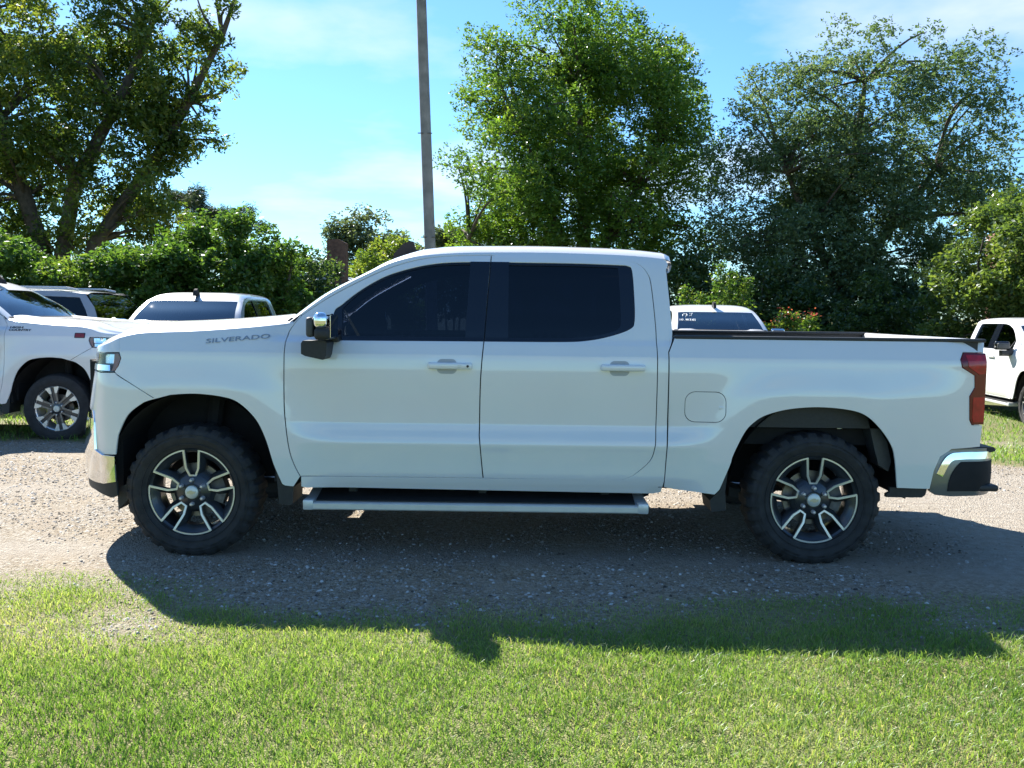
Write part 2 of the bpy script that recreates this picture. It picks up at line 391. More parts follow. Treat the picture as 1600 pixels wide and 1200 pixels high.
def wheel_a():
    """machined five-pocket alloy with an off-road tyre; axle along y, outer face towards -y"""
    rim = MB(); rim.lathe_y([(.262, -.006), (.268, .0), (.262, .010), (.246, .018), (.236, .05), (.228, .12), (.236, .20), (.265, .235)], 72)
    w = rim.build('wheel', 'charcoal')
    # tyre
    n = 224; prof = [(.258, .012), (.270, -.006), (.300, -.022), (.335, -.030), (.366, -.024), (.385, -.010), (.398, .014), (.404, .05), (.405, .11), (.404, .17), (.398, .21), (.380, .235), (.335, .25), (.27, .235), (.26, .22)]
    t = MB(); m = len(prof)
    for k in range(n):
        a = 2*PI*k/n; ph = k % 8; lug = ph in (0, 1, 2, 3, 4); alt = (k//8) % 2
        for j, (r, y) in enumerate(prof):
            if j in (4, 5): y += .0 if lug else .006; r -= 0 if lug or j == 4 else .004
            if j == 3 and lug and alt: y -= .003
            if j == 6: r += .004 if lug else -.012
            if j == 7: r += .0 if lug else -.011
            if j == 8: r += .0 if (k+4) % 8 in (0, 1, 2, 3, 4) else -.010
            if j == 9: r += .0 if lug else -.011
            if j == 10: r += .003 if lug else -.012
            x, z = r*math.cos(a), r*math.sin(a)
            if z < -.388: z = -.388-(z+.388)*-.12
            t.v.append((x, y, z))
    for k in range(n):
        for j in range(m-1):
            a = k*m+j; c = ((k+1) % n)*m+j; t.f.append((a, a+1, c+1, c))
    t.build('tyre', 'rubber', w, smooth=28)
    # raised sidewall ring of blocks
    rib = MB()
    for rr in (.297, .352):
        rib.lathe_y([(rr-.003, -.0235 if rr < .3 else -.0275), (rr-.002, -.0265 if rr < .3 else -.031), (rr+.002, -.0265 if rr < .3 else -.031), (rr+.003, -.0235 if rr < .3 else -.0275)], 90)
    rib.build('sidewall_rib', 'rubber', w)
    # spokes, pockets and machined edges
    def pol(r, a): return (r*math.cos(a), r*math.sin(a))
    def dep(r): return .004+.026*(1-sstep(.06, .235, r))       # dished face
    face = MB(); edge = MB()
    def strip(path, wd, y_off=0.):
        L = []; Rr = []; n_ = len(path)
        for i in range(n_):
            a = path[max(0, i-1)]; b = path[min(n_-1, i+1)]; d = math.hypot(b[0]-a[0], b[1]-a[1]) or 1
            nx, nz = -(b[1]-a[1])/d*wd/2, (b[0]-a[0])/d*wd/2
            for lst, sg in ((L, 1), (Rr, -1)):
                X, Z = path[i][0]+sg*nx, path[i][1]+sg*nz; lst.append((X, dep(math.hypot(X, Z))-.006+y_off, Z))
        vs_ = []
        for l, r in zip(L, Rr): vs_ += [l, r, (l[0], l[1]+.012, l[2]), (r[0], r[1]+.012, r[2])]
        fs = []
        for i in range(n_-1):
            k = i*4; fs += [(k, k+1, k+5, k+4), (k, k+4, k+6, k+2), (k+1, k+3, k+7, k+5)]
        edge.add(vs_, fs)
    for q in range(5):
        a0 = PI/2+q*2*PI/5
        def T(u, v):   # u across, v outwards
            return (v*math.cos(a0)+u*math.sin(a0), v*math.sin(a0)-u*math.cos(a0))
        U_ = [T(-.047, .256), T(-.038, .145), T(-.018, .098), T(.018, .098), T(.038, .145), T(.047, .256)]
        # machined path: pocket edge then the lip to the next pocket
        a_st = math.atan2(U_[0][1], U_[0][0]); 
        strip(U_, .0128)
        b0 = a0+2*PI/5
        aL = a0+.178; aR = b0-.178
        arc = [pol(.258, aL+(aR-aL)*k/14) for k in range(15)]
        strip(arc, .0105)
        # pocket side walls (narrow pocket between the two arms of a spoke pair)
        for i in range(5):
            (x0, z0), (x1, z1) = U_[i], U_[i+1]
            y0, y1 = dep(math.hypot(x0, z0)), dep(math.hypot(x1, z1))
            face.add([(x0, y0, z0), (x1, y1, z1), (x1*.97, y1+.055, z1*.97), (x0*.97, y0+.055, z0*.97)], [(0, 1, 2, 3)])
        # arms either side of the pocket and the sloping web out to the lip
        V_ = [T(.047, .250), T(.038, .145), T(.018, .098)]
        def Tn(u, v): return (v*math.cos(b0)+u*math.sin(b0), v*math.sin(b0)-u*math.cos(b0))
        W_ = [Tn(-.018, .098), Tn(-.038, .145), Tn(-.047, .250)]
        left = [T(-.018, .098), T(-.038, .145), T(-.047, .250)]; right = [Tn(.018, .098), Tn(.038, .145), Tn(.047, .250)]
        arc2 = [pol(.250, math.atan2(left[2][1], left[2][0])+((math.atan2(right[2][1], right[2][0])-math.atan2(left[2][1], left[2][0])) % (2*PI))*k/10) for k in range(11)]
        outer = left+arc2[1:-1]+right[::-1]
        cx, cz = pol(.172, (a0+b0)/2)
        inner = []
        for (x, z) in outer:
            fx, fz = cx+(x-cx)*.50, cz+(z-cz)*.50; inner.append((fx, fz))
        nO = len(outer); vs_ = []
        for (x, z), (xi, zi) in zip(outer, inner):
            mx_, mz_ = x+(xi-x)*.3, z+(zi-z)*.3
            vs_ += [(x, dep(math.hypot(x, z)), z), (mx_, dep(math.hypot(mx_, mz_))+.008, mz_), (xi, dep(math.hypot(xi, zi))+.045, zi), (xi, .11, zi)]
        fs = []
        for i in range(nO):
            j = (i+1) % nO
            for l in range(3): fs.append((i*4+l, j*4+l, j*4+l+1, i*4+l+1))
        face.add(vs_, fs)
    hub = MB(); hub.lathe_y([(.0, .004), (.046, .004), (.052, .010), (.085, .020), (.104, .030), (.104, .08)], 40)
    face.v += []; b = len(face.v); face.add(hub.v, hub.f)
    face.build('spoke', 'charcoal', w, smooth=25); edge.build('machined_edge', 'machined', w, smooth=25)
    cap = MB(); cap.lathe_y([(.0, -.010), (.030, -.009), (.039, -.004), (.041, .006)], 32); c = cap.build('center_cap', 'emblem', w)
    bow = MB(); bow.prism([(-.026, -.006), (-.008, -.006), (-.008, -.011), (.011, -.011), (.011, -.006), (.022, -.006), (.026, .006), (.008, .006), (.008, .011), (-.011, .011), (-.011, .006), (-.022, .006)], -.012, -.008)
    bow.build('emblem', 'gold', c)
    for k in range(6):
        a = PI/2+k*PI/3; nb = MB(); x, z = pol(.073, a)
        nb.lathe_y([(.0, -.020), (.007, -.019), (.0115, -.012), (.0125, .03)], 12, x, z); nb.build('lug_nut', 'nut', w)
    br = MB(); br.lathe_y([(.05, .09), (.165, .09), (.165, .115), (.05, .115)], 40); br.build('brake_disc', 'rotor', w)
    ca = MB(); ca.prism([pol(.10, -.5), pol(.185, -.45), pol(.195, 0), pol(.185, .45), pol(.10, .5)], .06, .14); ca.build('brake_caliper', 'cast', w)
    return w

def wheel_b():
    """bright machined six-spoke alloy with a road tyre"""
    rim = MB(); rim.lathe_y([(.262, -.004), (.268, .002), (.262, .010), (.246, .02), (.236, .06), (.23, .20), (.265, .235)], 60)
    w = rim.build('wheel', 'machined')
    t = MB(); t.lathe_y([(.258, .012), (.27, -.006), (.31, -.02), (.35, -.018), (.385, .0), (.40, .03), (.404, .06), (.404, .17), (.395, .21), (.34, .24), (.26, .22)], 80); t.build('tyre', 'rubber', w)
    for q in range(6):
        a0 = PI/2+.2+q*PI/3
        def T(u, v): return (v*math.cos(a0)+u*math.sin(a0), v*math.sin(a0)-u*math.cos(a0))
        s_ = MB()
        for sg in (-1, 1):
            s_.prism([T(sg*.018, .05), T(sg*.036, .06), T(sg*.043, .185), T(sg*.020, .185), T(sg*.020, .17)], .004, .04)
        so_ = s_.build('spoke', 'rotor', w); s_ = MB()
        for sg in (-1, 1): s_.prism([T(sg*.042, .180), T(sg*.085, .252), T(sg*.022, .256), T(sg*.020, .180)], .001, .03)
        s_.build('machined_face', 'machined', so_)
        d_ = MB(); d_.prism([T(-.019, .06), T(.019, .06), T(.021, .250), T(-.021, .250)], .014, .05); d_.build('spoke_inlay', 'charcoal', w)
    hb = MB(); hb.lathe_y([(.0, .0), (.05, .0), (.09, .012), (.1, .05)], 32); hb.build('hub', 'charcoal', w)
    cp = MB(); cp.lathe_y([(.0, -.012), (.034, -.010), (.041, .004)], 28); cp.build('center_cap', 'emblem', w)
    for k in range(6):
        a = PI/2+k*PI/3; nb = MB(); nb.lathe_y([(.0, -.012), (.008, -.010), (.011, .02)], 8, .072*math.cos(a), .072*math.sin(a)); nb.build('lug_nut', 'nut', w)
    br = MB(); br.lathe_y([(.05, .09), (.16, .09), (.16, .115)], 32); br.build('brake_disc', 'rotor', w)
    return w

def loft_between(name, stations, mat, parent, nv=24, smooth=60):
    """stations: functions v in -1..1 -> point"""
    mb = MB(); n = nv+1
    for st in stations: mb.v += [tuple(st(-1+2*k/nv)) for k in range(n)]
    for i in range(len(stations)-1):
        for k in range(nv): a = i*n+k; mb.f.append((a, a+1, a+n+1, a+n))
    return mb.build(name, mat, parent, smooth=smooth)

def make_truck(name, label, wheel_fn, detail=True):
    root = empty(name, label=label, cat='pickup truck')
    P_ = 'white'
    for sg in (-1, 1):
        # ---- fender, doors, cab frame, bed side
        fr = shift(FD_FRONT, -G)
        fender = crv([(s, HE(s)) for s in (-.425, -.36, -.297, -.15, .009, .17, .339, .46, .577)]+[(.612, 1.425), (.640, 1.460)], 4) + crv(fr[::-1], 5) + [(.625, .440), (.575, .446)] + crv(F_ARCH[::-1][:-4], 6)[:-1] + [(-.259, .938), (-.197, .962)] + [(-.321, 1.037), (-.448, 1.113), (-.430, 1.13), (-.414, 1.146), (-.399, 1.191), (-.410, 1.228)]
        surf_panel('fender', fender, skin, sg, P_, root)
        fascia = [(-.452, 1.106), (-.322, 1.032), (-.200, .957)] + crv([(-.262, .934), (-.356, .860), (-.420, .735), (-.454, .618)], 6) + [(-.60, .614), (-.715, .632), (-.735, .80), (-.80, .86), (-1.02, .88), (-1.02, 1.112), (-.66, 1.102)]
        surf_panel('bumper_fascia', fascia, skin, sg, P_, root)
        d1 = crv(shift(FD_FRONT, G), 5)[:-1] + crv(D_TOP_F, 6)[:-1] + crv(shift(D_GAP, -G), 5)[:-1] + [(1.754, .504), (.670, .504)]
        w1 = crv(WIN_F, 6) + [(1.780, 1.799), (1.762, 1.40), (1.7545, 1.316)]
        # the glass runs up to the door's rear edge: keep a hair of door metal
        w1 = [(min(a, 1.776-.028*(1.80-b)/.49 if b > 1.3 else a), b) for a, b in w1]
        dr = surf_panel('door', d1, skin, sg, P_, root, holes=[w1])
        d2 = crv(shift(D_GAP, G), 5)[:-1][::-1] + crv(D_TOP_R, 6)[1:] + [(1.762, .504)]
        w2 = [(1.792, 1.799)] + crv([(1.80, 1.799), (2.267, 1.797), (2.55, 1.790), (2.625, 1.783), (2.648, 1.755), (2.656, 1.62), (2.656, 1.456), (2.628, 1.400), (2.501, 1.353), (2.36, 1.326), (2.2, 1.318), (1.78, 1.316)], 5) + [(1.764, 1.316)]
        d2r = surf_panel('door', d2, skin, sg, P_, root, holes=[w2])
        cab = crv([(s, ROOF_T(s)) for s in (.640, .72, .809, .93, 1.043, 1.12, 1.186, 1.28, 1.379, 1.52, 1.675, 1.88, 2.071, 2.28, 2.467, 2.6, 2.711, 2.8, 2.858)], 3) + [(2.868, 1.79), (2.855, 1.76), (2.868, 1.572), (2.879, 1.38), (2.874, 1.33), (2.847, 1.268), (2.849, .811), (2.838, .50), (2.825, .425), (2.78, .414), (1.777, .422), (.70, .432), (.672, .440), (.672, .4985), (1.75, .4985)] + crv(shift(D_TOP_R, G*1.8)[::-1], 6)[:-1] + crv(shift(D_TOP_F, 0, G*2.2)[::-1], 6)
        surf_panel('cab_frame', cab, skin, sg, P_, root)
        bed = [(2.892, 1.352), (2.8545, 1.268), (2.858, .811), (2.842, .460), (2.90, .448), (3.139, .424)] + crv(R_ARCH, 5)[1:] + [(4.415, .474), (4.435, .583), (4.468, .668), (4.538, .713), (4.733, .722), (4.742, .85)] + [(4.664, .852), (4.646, .884), (4.638, 1.027), (4.672, 1.08), (4.668, 1.149), (4.583, 1.196), (4.572, 1.243), (4.598, 1.289), (4.742, 1.286)] + [(4.742, 1.30), (4.758, 1.352)]
        surf_panel('bed_side', bed, side, sg, P_, root, holes=[rrect(2.9500, 3.1940, .853, 1.037, .061)])
        fuel = surf_panel('fuel_door', rrect(2.954, 3.190, .857, 1.033, .058), side, sg, P_, root, edge=.01)
        nb = MB(); nb.rbox(3.150, 3.192, sg*1.004-.008, sg*1.004+.008, .928, .955, .006); nb.build('finger_pull', P_, fuel)
        # tail lamp
        tl = [(4.602, 1.284), (4.752, 1.280), (4.752, 1.098), (4.748, .856), (4.668, .857), (4.65, .884), (4.642, 1.027), (4.676, 1.08), (4.672, 1.149), (4.587, 1.198), (4.576, 1.243)]
        lamp = surf_panel('tail_light', tl, side, sg, 'red_dark', root, off=-.006, edge=.03)
        surf_panel('lens', [(4.612, 1.272), (4.750, 1.270), (4.750, 1.20), (4.742, 1.16), (4.70, 1.155), (4.625, 1.20)], side, sg, 'red', lamp, off=-.009, edge=.006)
        surf_panel('lens', [(4.664, 1.02), (4.748, 1.02), (4.746, .87), (4.672, .87), (4.662, .90)], side, sg, 'red', lamp, off=-.009, edge=.006)
        # glass: black surround and panes
        fr1 = [(a, b) for a, b in w1]
        g1 = [(.905, 1.340)] + crv([(.893, 1.500), (.93, 1.540), (1.01, 1.610), (1.146, 1.688), (1.29, 1.738), (1.43, 1.768), (1.58, 1.780), (1.672, 1.782)], 5) + [(1.648, 1.340)]
        wf = surf_panel('window_frame', fr1, skin, sg, 'black_gloss', dr, holes=[g1], off=.007, edge=.02)
        surf_panel('window_glass', g1, skin, sg, 'tint_front', dr, off=.014, edge=0)
        bar = [(.899, 1.497), (.913, 1.490), (1.010, 1.341), (.990, 1.341)]
        surf_panel('quarter_bar', bar, skin, sg, 'black_plastic', dr, off=.010, edge=.006)
        pt = [(1.660, 1.799), (1.7806, 1.799), (1.7541, 1.36), (1.7506, 1.317), (1.640, 1.317)]
        surf_panel('pillar_trim', pt, skin, sg, 'black_gloss', dr, off=-.0015, edge=.004)
        def shrink(pl, k):
            cx_ = sum(p_[0] for p_ in pl)/len(pl); cz_ = sum(p_[1] for p_ in pl)/len(pl); return [(cx_+(a-cx_)*k, cz_+(b-cz_)*k) for a, b in pl]
        surf_panel('door_trim', [(.60, 1.28), (.625, 1.455)]+shift(D_TOP_F[1:], -.006, .013)+[(1.782, 1.851), (1.77, 1.28)], skin, sg, 'interior', dr, holes=[shrink(g1, .99)], off=.021, edge=0, ds=.2, dz=.05)  # dark ring added inside, carried past the door edge to stop light leaks
        pt = [(1.7872, 1.799), (1.895, 1.799), (1.898, 1.317), (1.7560, 1.317), (1.7600, 1.36)]
        surf_panel('pillar_trim', pt, skin, sg, 'black_gloss', d2r, off=-.0015, edge=.004)
        g2 = [(1.885, 1.780)] + crv([(2.267, 1.779), (2.50, 1.773), (2.563, 1.768)], 4) + crv([(2.570, 1.62), (2.572, 1.46), (2.560, 1.405), (2.50, 1.376), (2.36, 1.348), (2.2, 1.340)], 4) + [(1.888, 1.340)]
        surf_panel('door_trim', [(1.7705, 1.28), (1.7825, 1.851)]+shift(D_TOP_R[1:4], 0, .013)+[(2.70, 1.803), (2.752, 1.748), (2.772, 1.668), (2.79, 1.45), (2.795, 1.28)], skin, sg, 'interior', d2r, holes=[shrink(g2, .99)], off=.021, edge=0, ds=.2, dz=.05)  # same added dark ring, covering the rear door gap against light
        surf_panel('window_frame', w2, skin, sg, 'black_gloss', d2r, holes=[g2], off=.007, edge=.02)
        surf_panel('window_glass', g2, skin, sg, 'tint', d2r, off=.014, edge=0)
        # handles
        for dd, hx, keyed in ((dr, 1.426, True), (d2r, 2.448, False)):
            x1 = hx+.262
            bowl = surf_panel('handle_bowl_shade', rrect(hx+.052, hx+.170, 1.124, 1.212, .03), skin, sg, 'bowl_shade', dd, off=-.0015, edge=.004)  # flat grey patch; the bowl's shade is put into its colour
            h = MB(); w_ = 1.003
            h.rbox(hx, x1, sg*w_-.0, sg*(w_+.034), 1.152, 1.192, .011, 3)
            hd = h.build('handle', P_, dd)
            if keyed and detail:
                k = MB(); k.lathe_y([(.0, -.003), (.007, -.003), (.008, .003)], 14, 0, 0); k.build('key_lock', 'black_plastic', hd, loc=(x1-.026, sg*(w_+.035), 1.172))
                k = MB(); k.rbox(x1-.085, x1-.062, -.002, .002, 1.165, 1.179, .001, 1); k.build('touch_button', 'alu', hd, loc=(0, sg*(w_+.0345), 0))
        # mirror: chrome-capped head over a black lower housing
        mi = MB(); mi.rbox(.800, .893, sg*.985, sg*1.255, 1.322, 1.395, .026, 4); mir = mi.build('mirror', 'black_plastic', root)
        cp = MB(); cp.rbox(.797, .880, sg*1.0, sg*1.262, 1.384, 1.480, .034, 4); cp.build('mirror_cap', 'chrome', mir)
        sl = MB(); sl.rbox(.752, .797, sg*1.02, sg*1.235, 1.338, 1.452, .018, 3); sl.build('mirror_shell', 'grey_plastic', mir)
        lo = MB(); lo.prism([(.712, 1.300), (.722, 1.316), (.850, 1.317), (.860, 1.305), (.856, 1.235), (.846, 1.212), (.835, 1.207), (.735, 1.228), (.712, 1.240)], sg*.965, sg*1.17); lo.build('mirror_base', 'black_plastic', mir)
        ar = MB(); ar.rbox(.80, .90, sg*.90, sg*1.02, 1.305, 1.345, .012, 2); ar.build('mirror_arm', 'black_plastic', mir)
        mg = MB(); mg.rbox(.892, .896, sg*1.02, sg*1.235, 1.335, 1.465, .0015, 1); mg.build('mirror_glass', 'chrome', mir)
        # headlight
        hl = [(-.414, 1.223), (-.402, 1.191), (-.417, 1.146), (-.448, 1.118), (-.488, 1.108), (-.66, 1.106), (-1.05, 1.12), (-1.05, 1.205), (-.66, 1.222)]
        hb = surf_panel('headlight', hl, skin, sg, 'black_gloss', root, off=.03, edge=0)
        surf_panel('amber_reflector', [(-.420, 1.218), (-.408, 1.19), (-.422, 1.15), (-.455, 1.120), (-.492, 1.116), (-.468, 1.15), (-.463, 1.218)], skin, sg, 'amber', hb, off=.006, edge=.01)
        surf_panel('reflector', [(-.474, 1.214), (-.482, 1.160), (-.70, 1.158), (-.70, 1.212)], skin, sg, 'chrome', hb, off=.02, edge=.012)
        surf_panel('chrome_bar', [(-.520, 1.152), (-.515, 1.118), (-1.03, 1.118), (-1.03, 1.152)], skin, sg, 'chrome', hb, off=-.010, edge=.03)
        surf_panel('lens', hl, skin, sg, 'lens', hb, off=.001, edge=0)
        hd_ = [(-.412, 1.2295), (-.66, 1.2265), (-1.05, 1.211), (-1.66, 1.203)]+[(s, HE(s)) for s in (-1.66, -1.4, -1.2, -1.0, -.8, -.66, -.55, -.47, -.428)]
        surf_panel('hood_lip', hd_, skin, sg, P_, root)
        # bumper corner: chrome band with a dark lower valance
        def bump(s, z):
            x, w, _ = side(s, .72); x0, k = plan(s); a = .018+.030*math.sin(min(1, max(0, (z-.40)/.42))*PI)
            return x-a*(1-k)*1.5, w+a*.3*(1 if k < 1 else .4), z
        ch = [(-.456, .608), (-.450, .455), (-.60, .437), (-1.66, .43), (-1.66, .60), (-1.20, .64), (-.90, .85), (-.770, .87), (-.742, .80), (-.725, .636), (-.60, .610)]
        surf_panel('bumper_chrome', ch, bump, sg, 'chrome', root, edge=.02)
        va = [(-.446, .452), (-.44, .37), (-.50, .355), (-.75, .385), (-1.66, .39), (-1.66, .428), (-.60, .434)]
        surf_panel('valance', va, bump, sg, 'black_plastic', root, off=.004, edge=.02)
        fl = MB(); fl.prism([(-.46, .40), (-.38, .44), (-.36, .37), (-.455, .27)], sg*.70, sg*.95); fl.build('air_deflector', 'black_plastic', root)
        # grille
        gr_ = [(-1.03, 1.10), (-1.03, .88), (-1.10, .70), (-1.66, .62), (-1.66, 1.20), (-1.06, 1.20), (-1.05, 1.115)]
        surf_panel('grille', gr_, skin, sg, 'black_gloss', root, off=.02, edge=0)
        for zc in (.78, .90, 1.02):
            surf_panel('grille_bar', [(-1.06, zc), (-1.66, zc-.01), (-1.66, zc+.035), (-1.06, zc+.025)], skin, sg, 'chrome', root, off=0, edge=.02)
        # wheel house liners
        for ax, mat in ((FA, 'liner'), (RA, 'liner')):
            l = MB(); nn = 26; ang = [math.radians(-3+186*k/nn) for k in range(nn+1)]
            for a in ang:
                rx, rz = .53*math.cos(a), .56*math.sin(a)
                l.v += [(ax+rx+.02, sg*.965, WZ+.03+rz), (ax+rx+.02, sg*.48, WZ+.03+rz)]
            for k in range(nn): l.f.append((2*k, 2*k+1, 2*k+3, 2*k+2))
            l.box(ax-.60, ax+.60, sg*.47, sg*.50, .42, 1.05)
            l.build('wheel_liner', mat, root)
        rl = MB(); rl.prism(crv([(3.29, .862), (3.36, .905), (3.45, .940), (3.56, .962), (3.73, .975), (3.91, .962), (4.03, .930), (4.10, .865)], 4), sg*.885, sg*.90); ip = rl.build('wheelhouse_panel', 'inner_metal', root)
        fg = MB(); fg.box(3.28, 4.10, min(sg*.90, sg*.92), max(sg*.90, sg*.92), .838, .868)
        for tx in (3.31, 3.90): fg.prism([(tx-.025, .845), (tx+.025, .845), (tx+.012, .815), (tx-.012, .815)], sg*.907, sg*.917)
        fg.build('flange', 'inner_metal', ip)
        sp = MB(); sp.prism([(4.06, .90), (4.12, .84), (4.185, .74), (4.215, .62), (4.20, .56), (4.14, .60), (4.11, .70)], sg*.80, sg*.93); sp.build('splash_shield', 'grey_plastic', root)
        # mud flaps
        for fx, zt, zb in ((.518, .565, .322), (3.125, .555, .315)):
            f_ = MB()
            if fx < 1: f_.prism([(fx, zt), (fx+.030, zt), (fx+.044, zt-.05), (fx+.06, zb+.15), (fx+.105, zb+.11), (fx+.10, zb+.01), (fx+.075, zb), (fx+.018, zb+.012)], sg*.76, sg*1.008)
            else: f_.prism([(fx+.068, zt), (fx+.09, zt), (fx+.078, zb+.12), (fx+.088, zb+.012), (fx, zb), (fx-.012, zb+.07), (fx+.045, zb+.13)], sg*.76, sg*1.008)
            f_.build('mud_flap', 'black_plastic', root)
        # running board
        rb = MB(); prof = [(sg*.78, .340), (sg*.78, .392), (sg*.992, .347), (sg*1.018, .344), (sg*1.024, .339), (sg*1.024, .309), (sg*1.018, .302), (sg*.86, .306)]
        n = len(prof)
        for x in (.690, 2.738): rb.v += [(x, y, z) for y, z in prof]
        rb.f += [tuple(range(n)), tuple(range(n, 2*n))[::-1]]+[(i, (i+1) % n, n+(i+1) % n, n+i) for i in range(n)]
        rbo = rb.build('running_board', 'alu', root)
        pd = MB(); pd.v += [(.755, sg*.79, .392), (.755, sg*.992, .3495), (2.67, sg*.992, .3495), (2.67, sg*.79, .392)]; pd.v += [(a, b, c+.006) for a, b, c in pd.v]
        pd.f += [(4, 5, 6, 7), (0, 1, 5, 4), (1, 2, 6, 5), (2, 3, 7, 6), (3, 0, 4, 7)]; pdo = pd.build('step_pad', 'black_plastic', rbo)
        for xa, xb in ((.682, .745), (2.684, 2.748)):
            e_ = MB(); e_.rbox(xa, xb, min(sg*.82, sg*1.027), max(sg*.82, sg*1.027), .300, .362, .008, 2); e_.build('end_cap', 'alu', rbo)
        for xx in (.95, 1.75, 2.5):
            bk = MB(); bk.rbox(xx-.03, xx+.03, min(sg*.7, sg*.86), max(sg*.7, sg*.86), .34, .45, .01, 1); bk.build('bracket', 'black_plastic', rbo)
        # black filler between cab and bed; black sheet added behind gaps to block light
        ss = [(.50, .46), (.60, 1.38), (1.2, 1.29), (2.80, 1.29), (2.86, 1.30), (3.0, 1.30), (3.0, .46)]
        surf_panel('gap_backing', ss, side, sg, 'liner', root, off=.045, edge=0, ds=.3, dz=.05)
        gp = MB(); gp.rbox(2.80, 2.90, min(sg*.86, sg*.988), max(sg*.86, sg*.988), .452, .482, .006, 1); gp.build('gap_block', 'black_plastic', root)
        surf_panel('rear_lip', [(4.19, .474), (4.415, .470), (4.405, .43), (4.385, .415), (4.17, .415), (4.17, .435), (4.19, .445)], side, sg, 'black_plastic', root, off=.03, edge=.03)
        # wheels
        for ax in (FA, RA):
            w = wheel_fn[0] if len(wheel_fn) == 1 and not wheel_fn[0].parent else copy_tree(wheel_fn[0])
            w.parent = root; w.location = (ax, sg*.972, .388); w.rotation_euler = (0, 0, 0 if sg < 0 else PI)
    # ---- bonnet, windscreen, roof
    D_H = pchip([(-1.70, .0), (-1.5, .02), (-1.0, .05), (-.5, .060), (0, .066), (.6, .06)])
    def hood_st(s):
        x, w, z = skin(s, HE(s)); w = max(w, .01); d = D_H(s)
        def f(v):
            a = abs(v); bulge = .018*(sstep(.30, .42, a)-sstep(.62, .74, a))*sstep(-1.2, -.6, s)
            y = w*(math.copysign(1-(1-a)**1.8, v))
            return (x, y, z+d*math.sqrt(max(0, 1-(abs(y)/w)**3.2))+bulge)
        return f
    hs_ = [-1.69+i*(.60+1.69)/40 for i in range(41)]
    loft_between('hood', [hood_st(s) for s in hs_], P_, root, nv=56)
    def ws_st(xt, z_add=0):
        def f(v):
            zt = ROOF_T(xt); w = green(xt, zt)[1]-.004
            bow = .16-.12*sstep(.6, 1.35, xt); y = w*v
            crown = .050*sstep(.9, 1.5, xt)*math.sqrt(max(0, 1-abs(v)**4))
            rx = .0
            if xt > 2.6: rx = 0
            return (xt-bow*(1-v*v), y, zt+crown+.012*math.sqrt(max(0, 1-v**6))+z_add)
        return f
    def band(name, xs, v0, v1, mat, nv=18, dz=0):
        sts = [(lambda st: (lambda v: st(v0+(v1-v0)*(v+1)/2)))(ws_st(x, dz)) for x in xs]
        return loft_between(name, sts, mat, root, nv=nv)
    A = [.56+.54*k/14 for k in range(15)]
    band('windshield', A[1:], -.905, .905, 'clear')
    band('cowl', [.50, .53, .57, .60], -.97, .97, 'black_plastic', dz=.012)
    band('pillar', A, -1, -.905, P_, 4); band('pillar', A, .905, 1, P_, 4)
    band('headliner', [1.14, 1.3, 1.6, 2.0, 2.5, 2.84], -.97, .97, 'interior', 16, dz=-.035)
    band('roof', [1.10+(2.858-1.10)*k/36 for k in range(37)], -1, 1, P_, 40)
    # spoiler, rear cab wall and window
    def sp_st(x, z0, wd): return lambda v: (x, wd*v, z0+.062*math.sqrt(max(0, 1-abs(v)**4))-.0)
    spoil = loft_between('spoiler', [sp_st(2.850, 1.830, .742), sp_st(2.885, 1.815, .742), sp_st(2.894, 1.785, .748), sp_st(2.880, 1.748, .752), sp_st(2.855, 1.735, .755)], P_, root, nv=30)
    def rw_st(z): return lambda v: (2.862+.012*math.sqrt(max(0, 1-abs(v)**6)), (green(2.86, z)[1] if z > 1.3 else side(2.84, z)[1])*v*.998, z)
    loft_between('rear_cab_wall', [rw_st(z) for z in (.45, .8, 1.1, 1.25, 1.36)], P_, root, nv=20)
    for sg in (-1, 1):
        loft_between('rear_pillar', [(lambda st: (lambda v: st(sg*(.80+.20*(v+1)/2))))(rw_st(z)) for z in (1.36, 1.5, 1.6, 1.7, 1.80)], P_, root, nv=4)
    loft_between('rear_window', [(lambda st: (lambda v: st(.80*v)))(rw_st(z)) for z in (1.36, 1.5, 1.6, 1.7, 1.80)], 'tint', root, nv=12)
    # antenna
    an = MB(); an.prism([(1.08, 1.850), (1.30, 1.880), (1.295, 1.905), (1.235, 1.920), (1.225, 1.972), (1.19, 1.972), (1.15, 1.955), (1.12, 1.920), (1.09, 1.890)], -.024, .024); an.build('antenna', 'liner', root)
    # ---- bed
    bl = MB()
    for sg in (-1, 1):
        bl.box(2.90, 4.70, min(sg*.905, sg*.93), max(sg*.905, sg*.93), .86, 1.345)
        bl.box(3.32, 4.16, min(sg*.60, sg*.905), max(sg*.60, sg*.905), .86, 1.03)
    bl.box(2.90, 4.70, -.93, .93, .82, .86); bl.box(2.895, 2.925, -.93, .93, .84, 1.345); bl.build('bed_liner', 'black_plastic', root)
    for sg in (-1, 1):
        rc = MB(); rc.rbox(2.89, 4.742, sg*.885, sg*.948, 1.344, 1.366, .008, 2); rc.build('bed_rail_cap', 'black_plastic', root)
    tg = MB(); tg.rbox(4.70, 4.765, -.885, .885, .74, 1.362, .015, 2); tgo = tg.build('tailgate', P_, root)
    th = MB(); th.rbox(4.763, 4.775, -.12, .12, 1.20, 1.25, .004, 1); th.build('tailgate_handle', 'black_gloss', tgo)
    # rear bumper
    def rbp(s, z):
        w0 = .985; R_ = .16
        bul = .012*math.sin(min(1, max(0, (z-.42)/.28))*PI)
        if s < 4.69: return s, w0-.02*sstep(4.43, 4.69, s)+bul, z
        L = R_*PI/2; t = (s-4.69)/L
        if t < 1: a = t*PI/2; return 4.69+(R_+bul)*math.sin(a), w0-.02-R_+(R_+bul)*math.cos(a), z
        return 4.69+R_+bul, w0-.02-R_-(s-4.69-L), z
    E_ = 4.69+.16*PI/2+.80
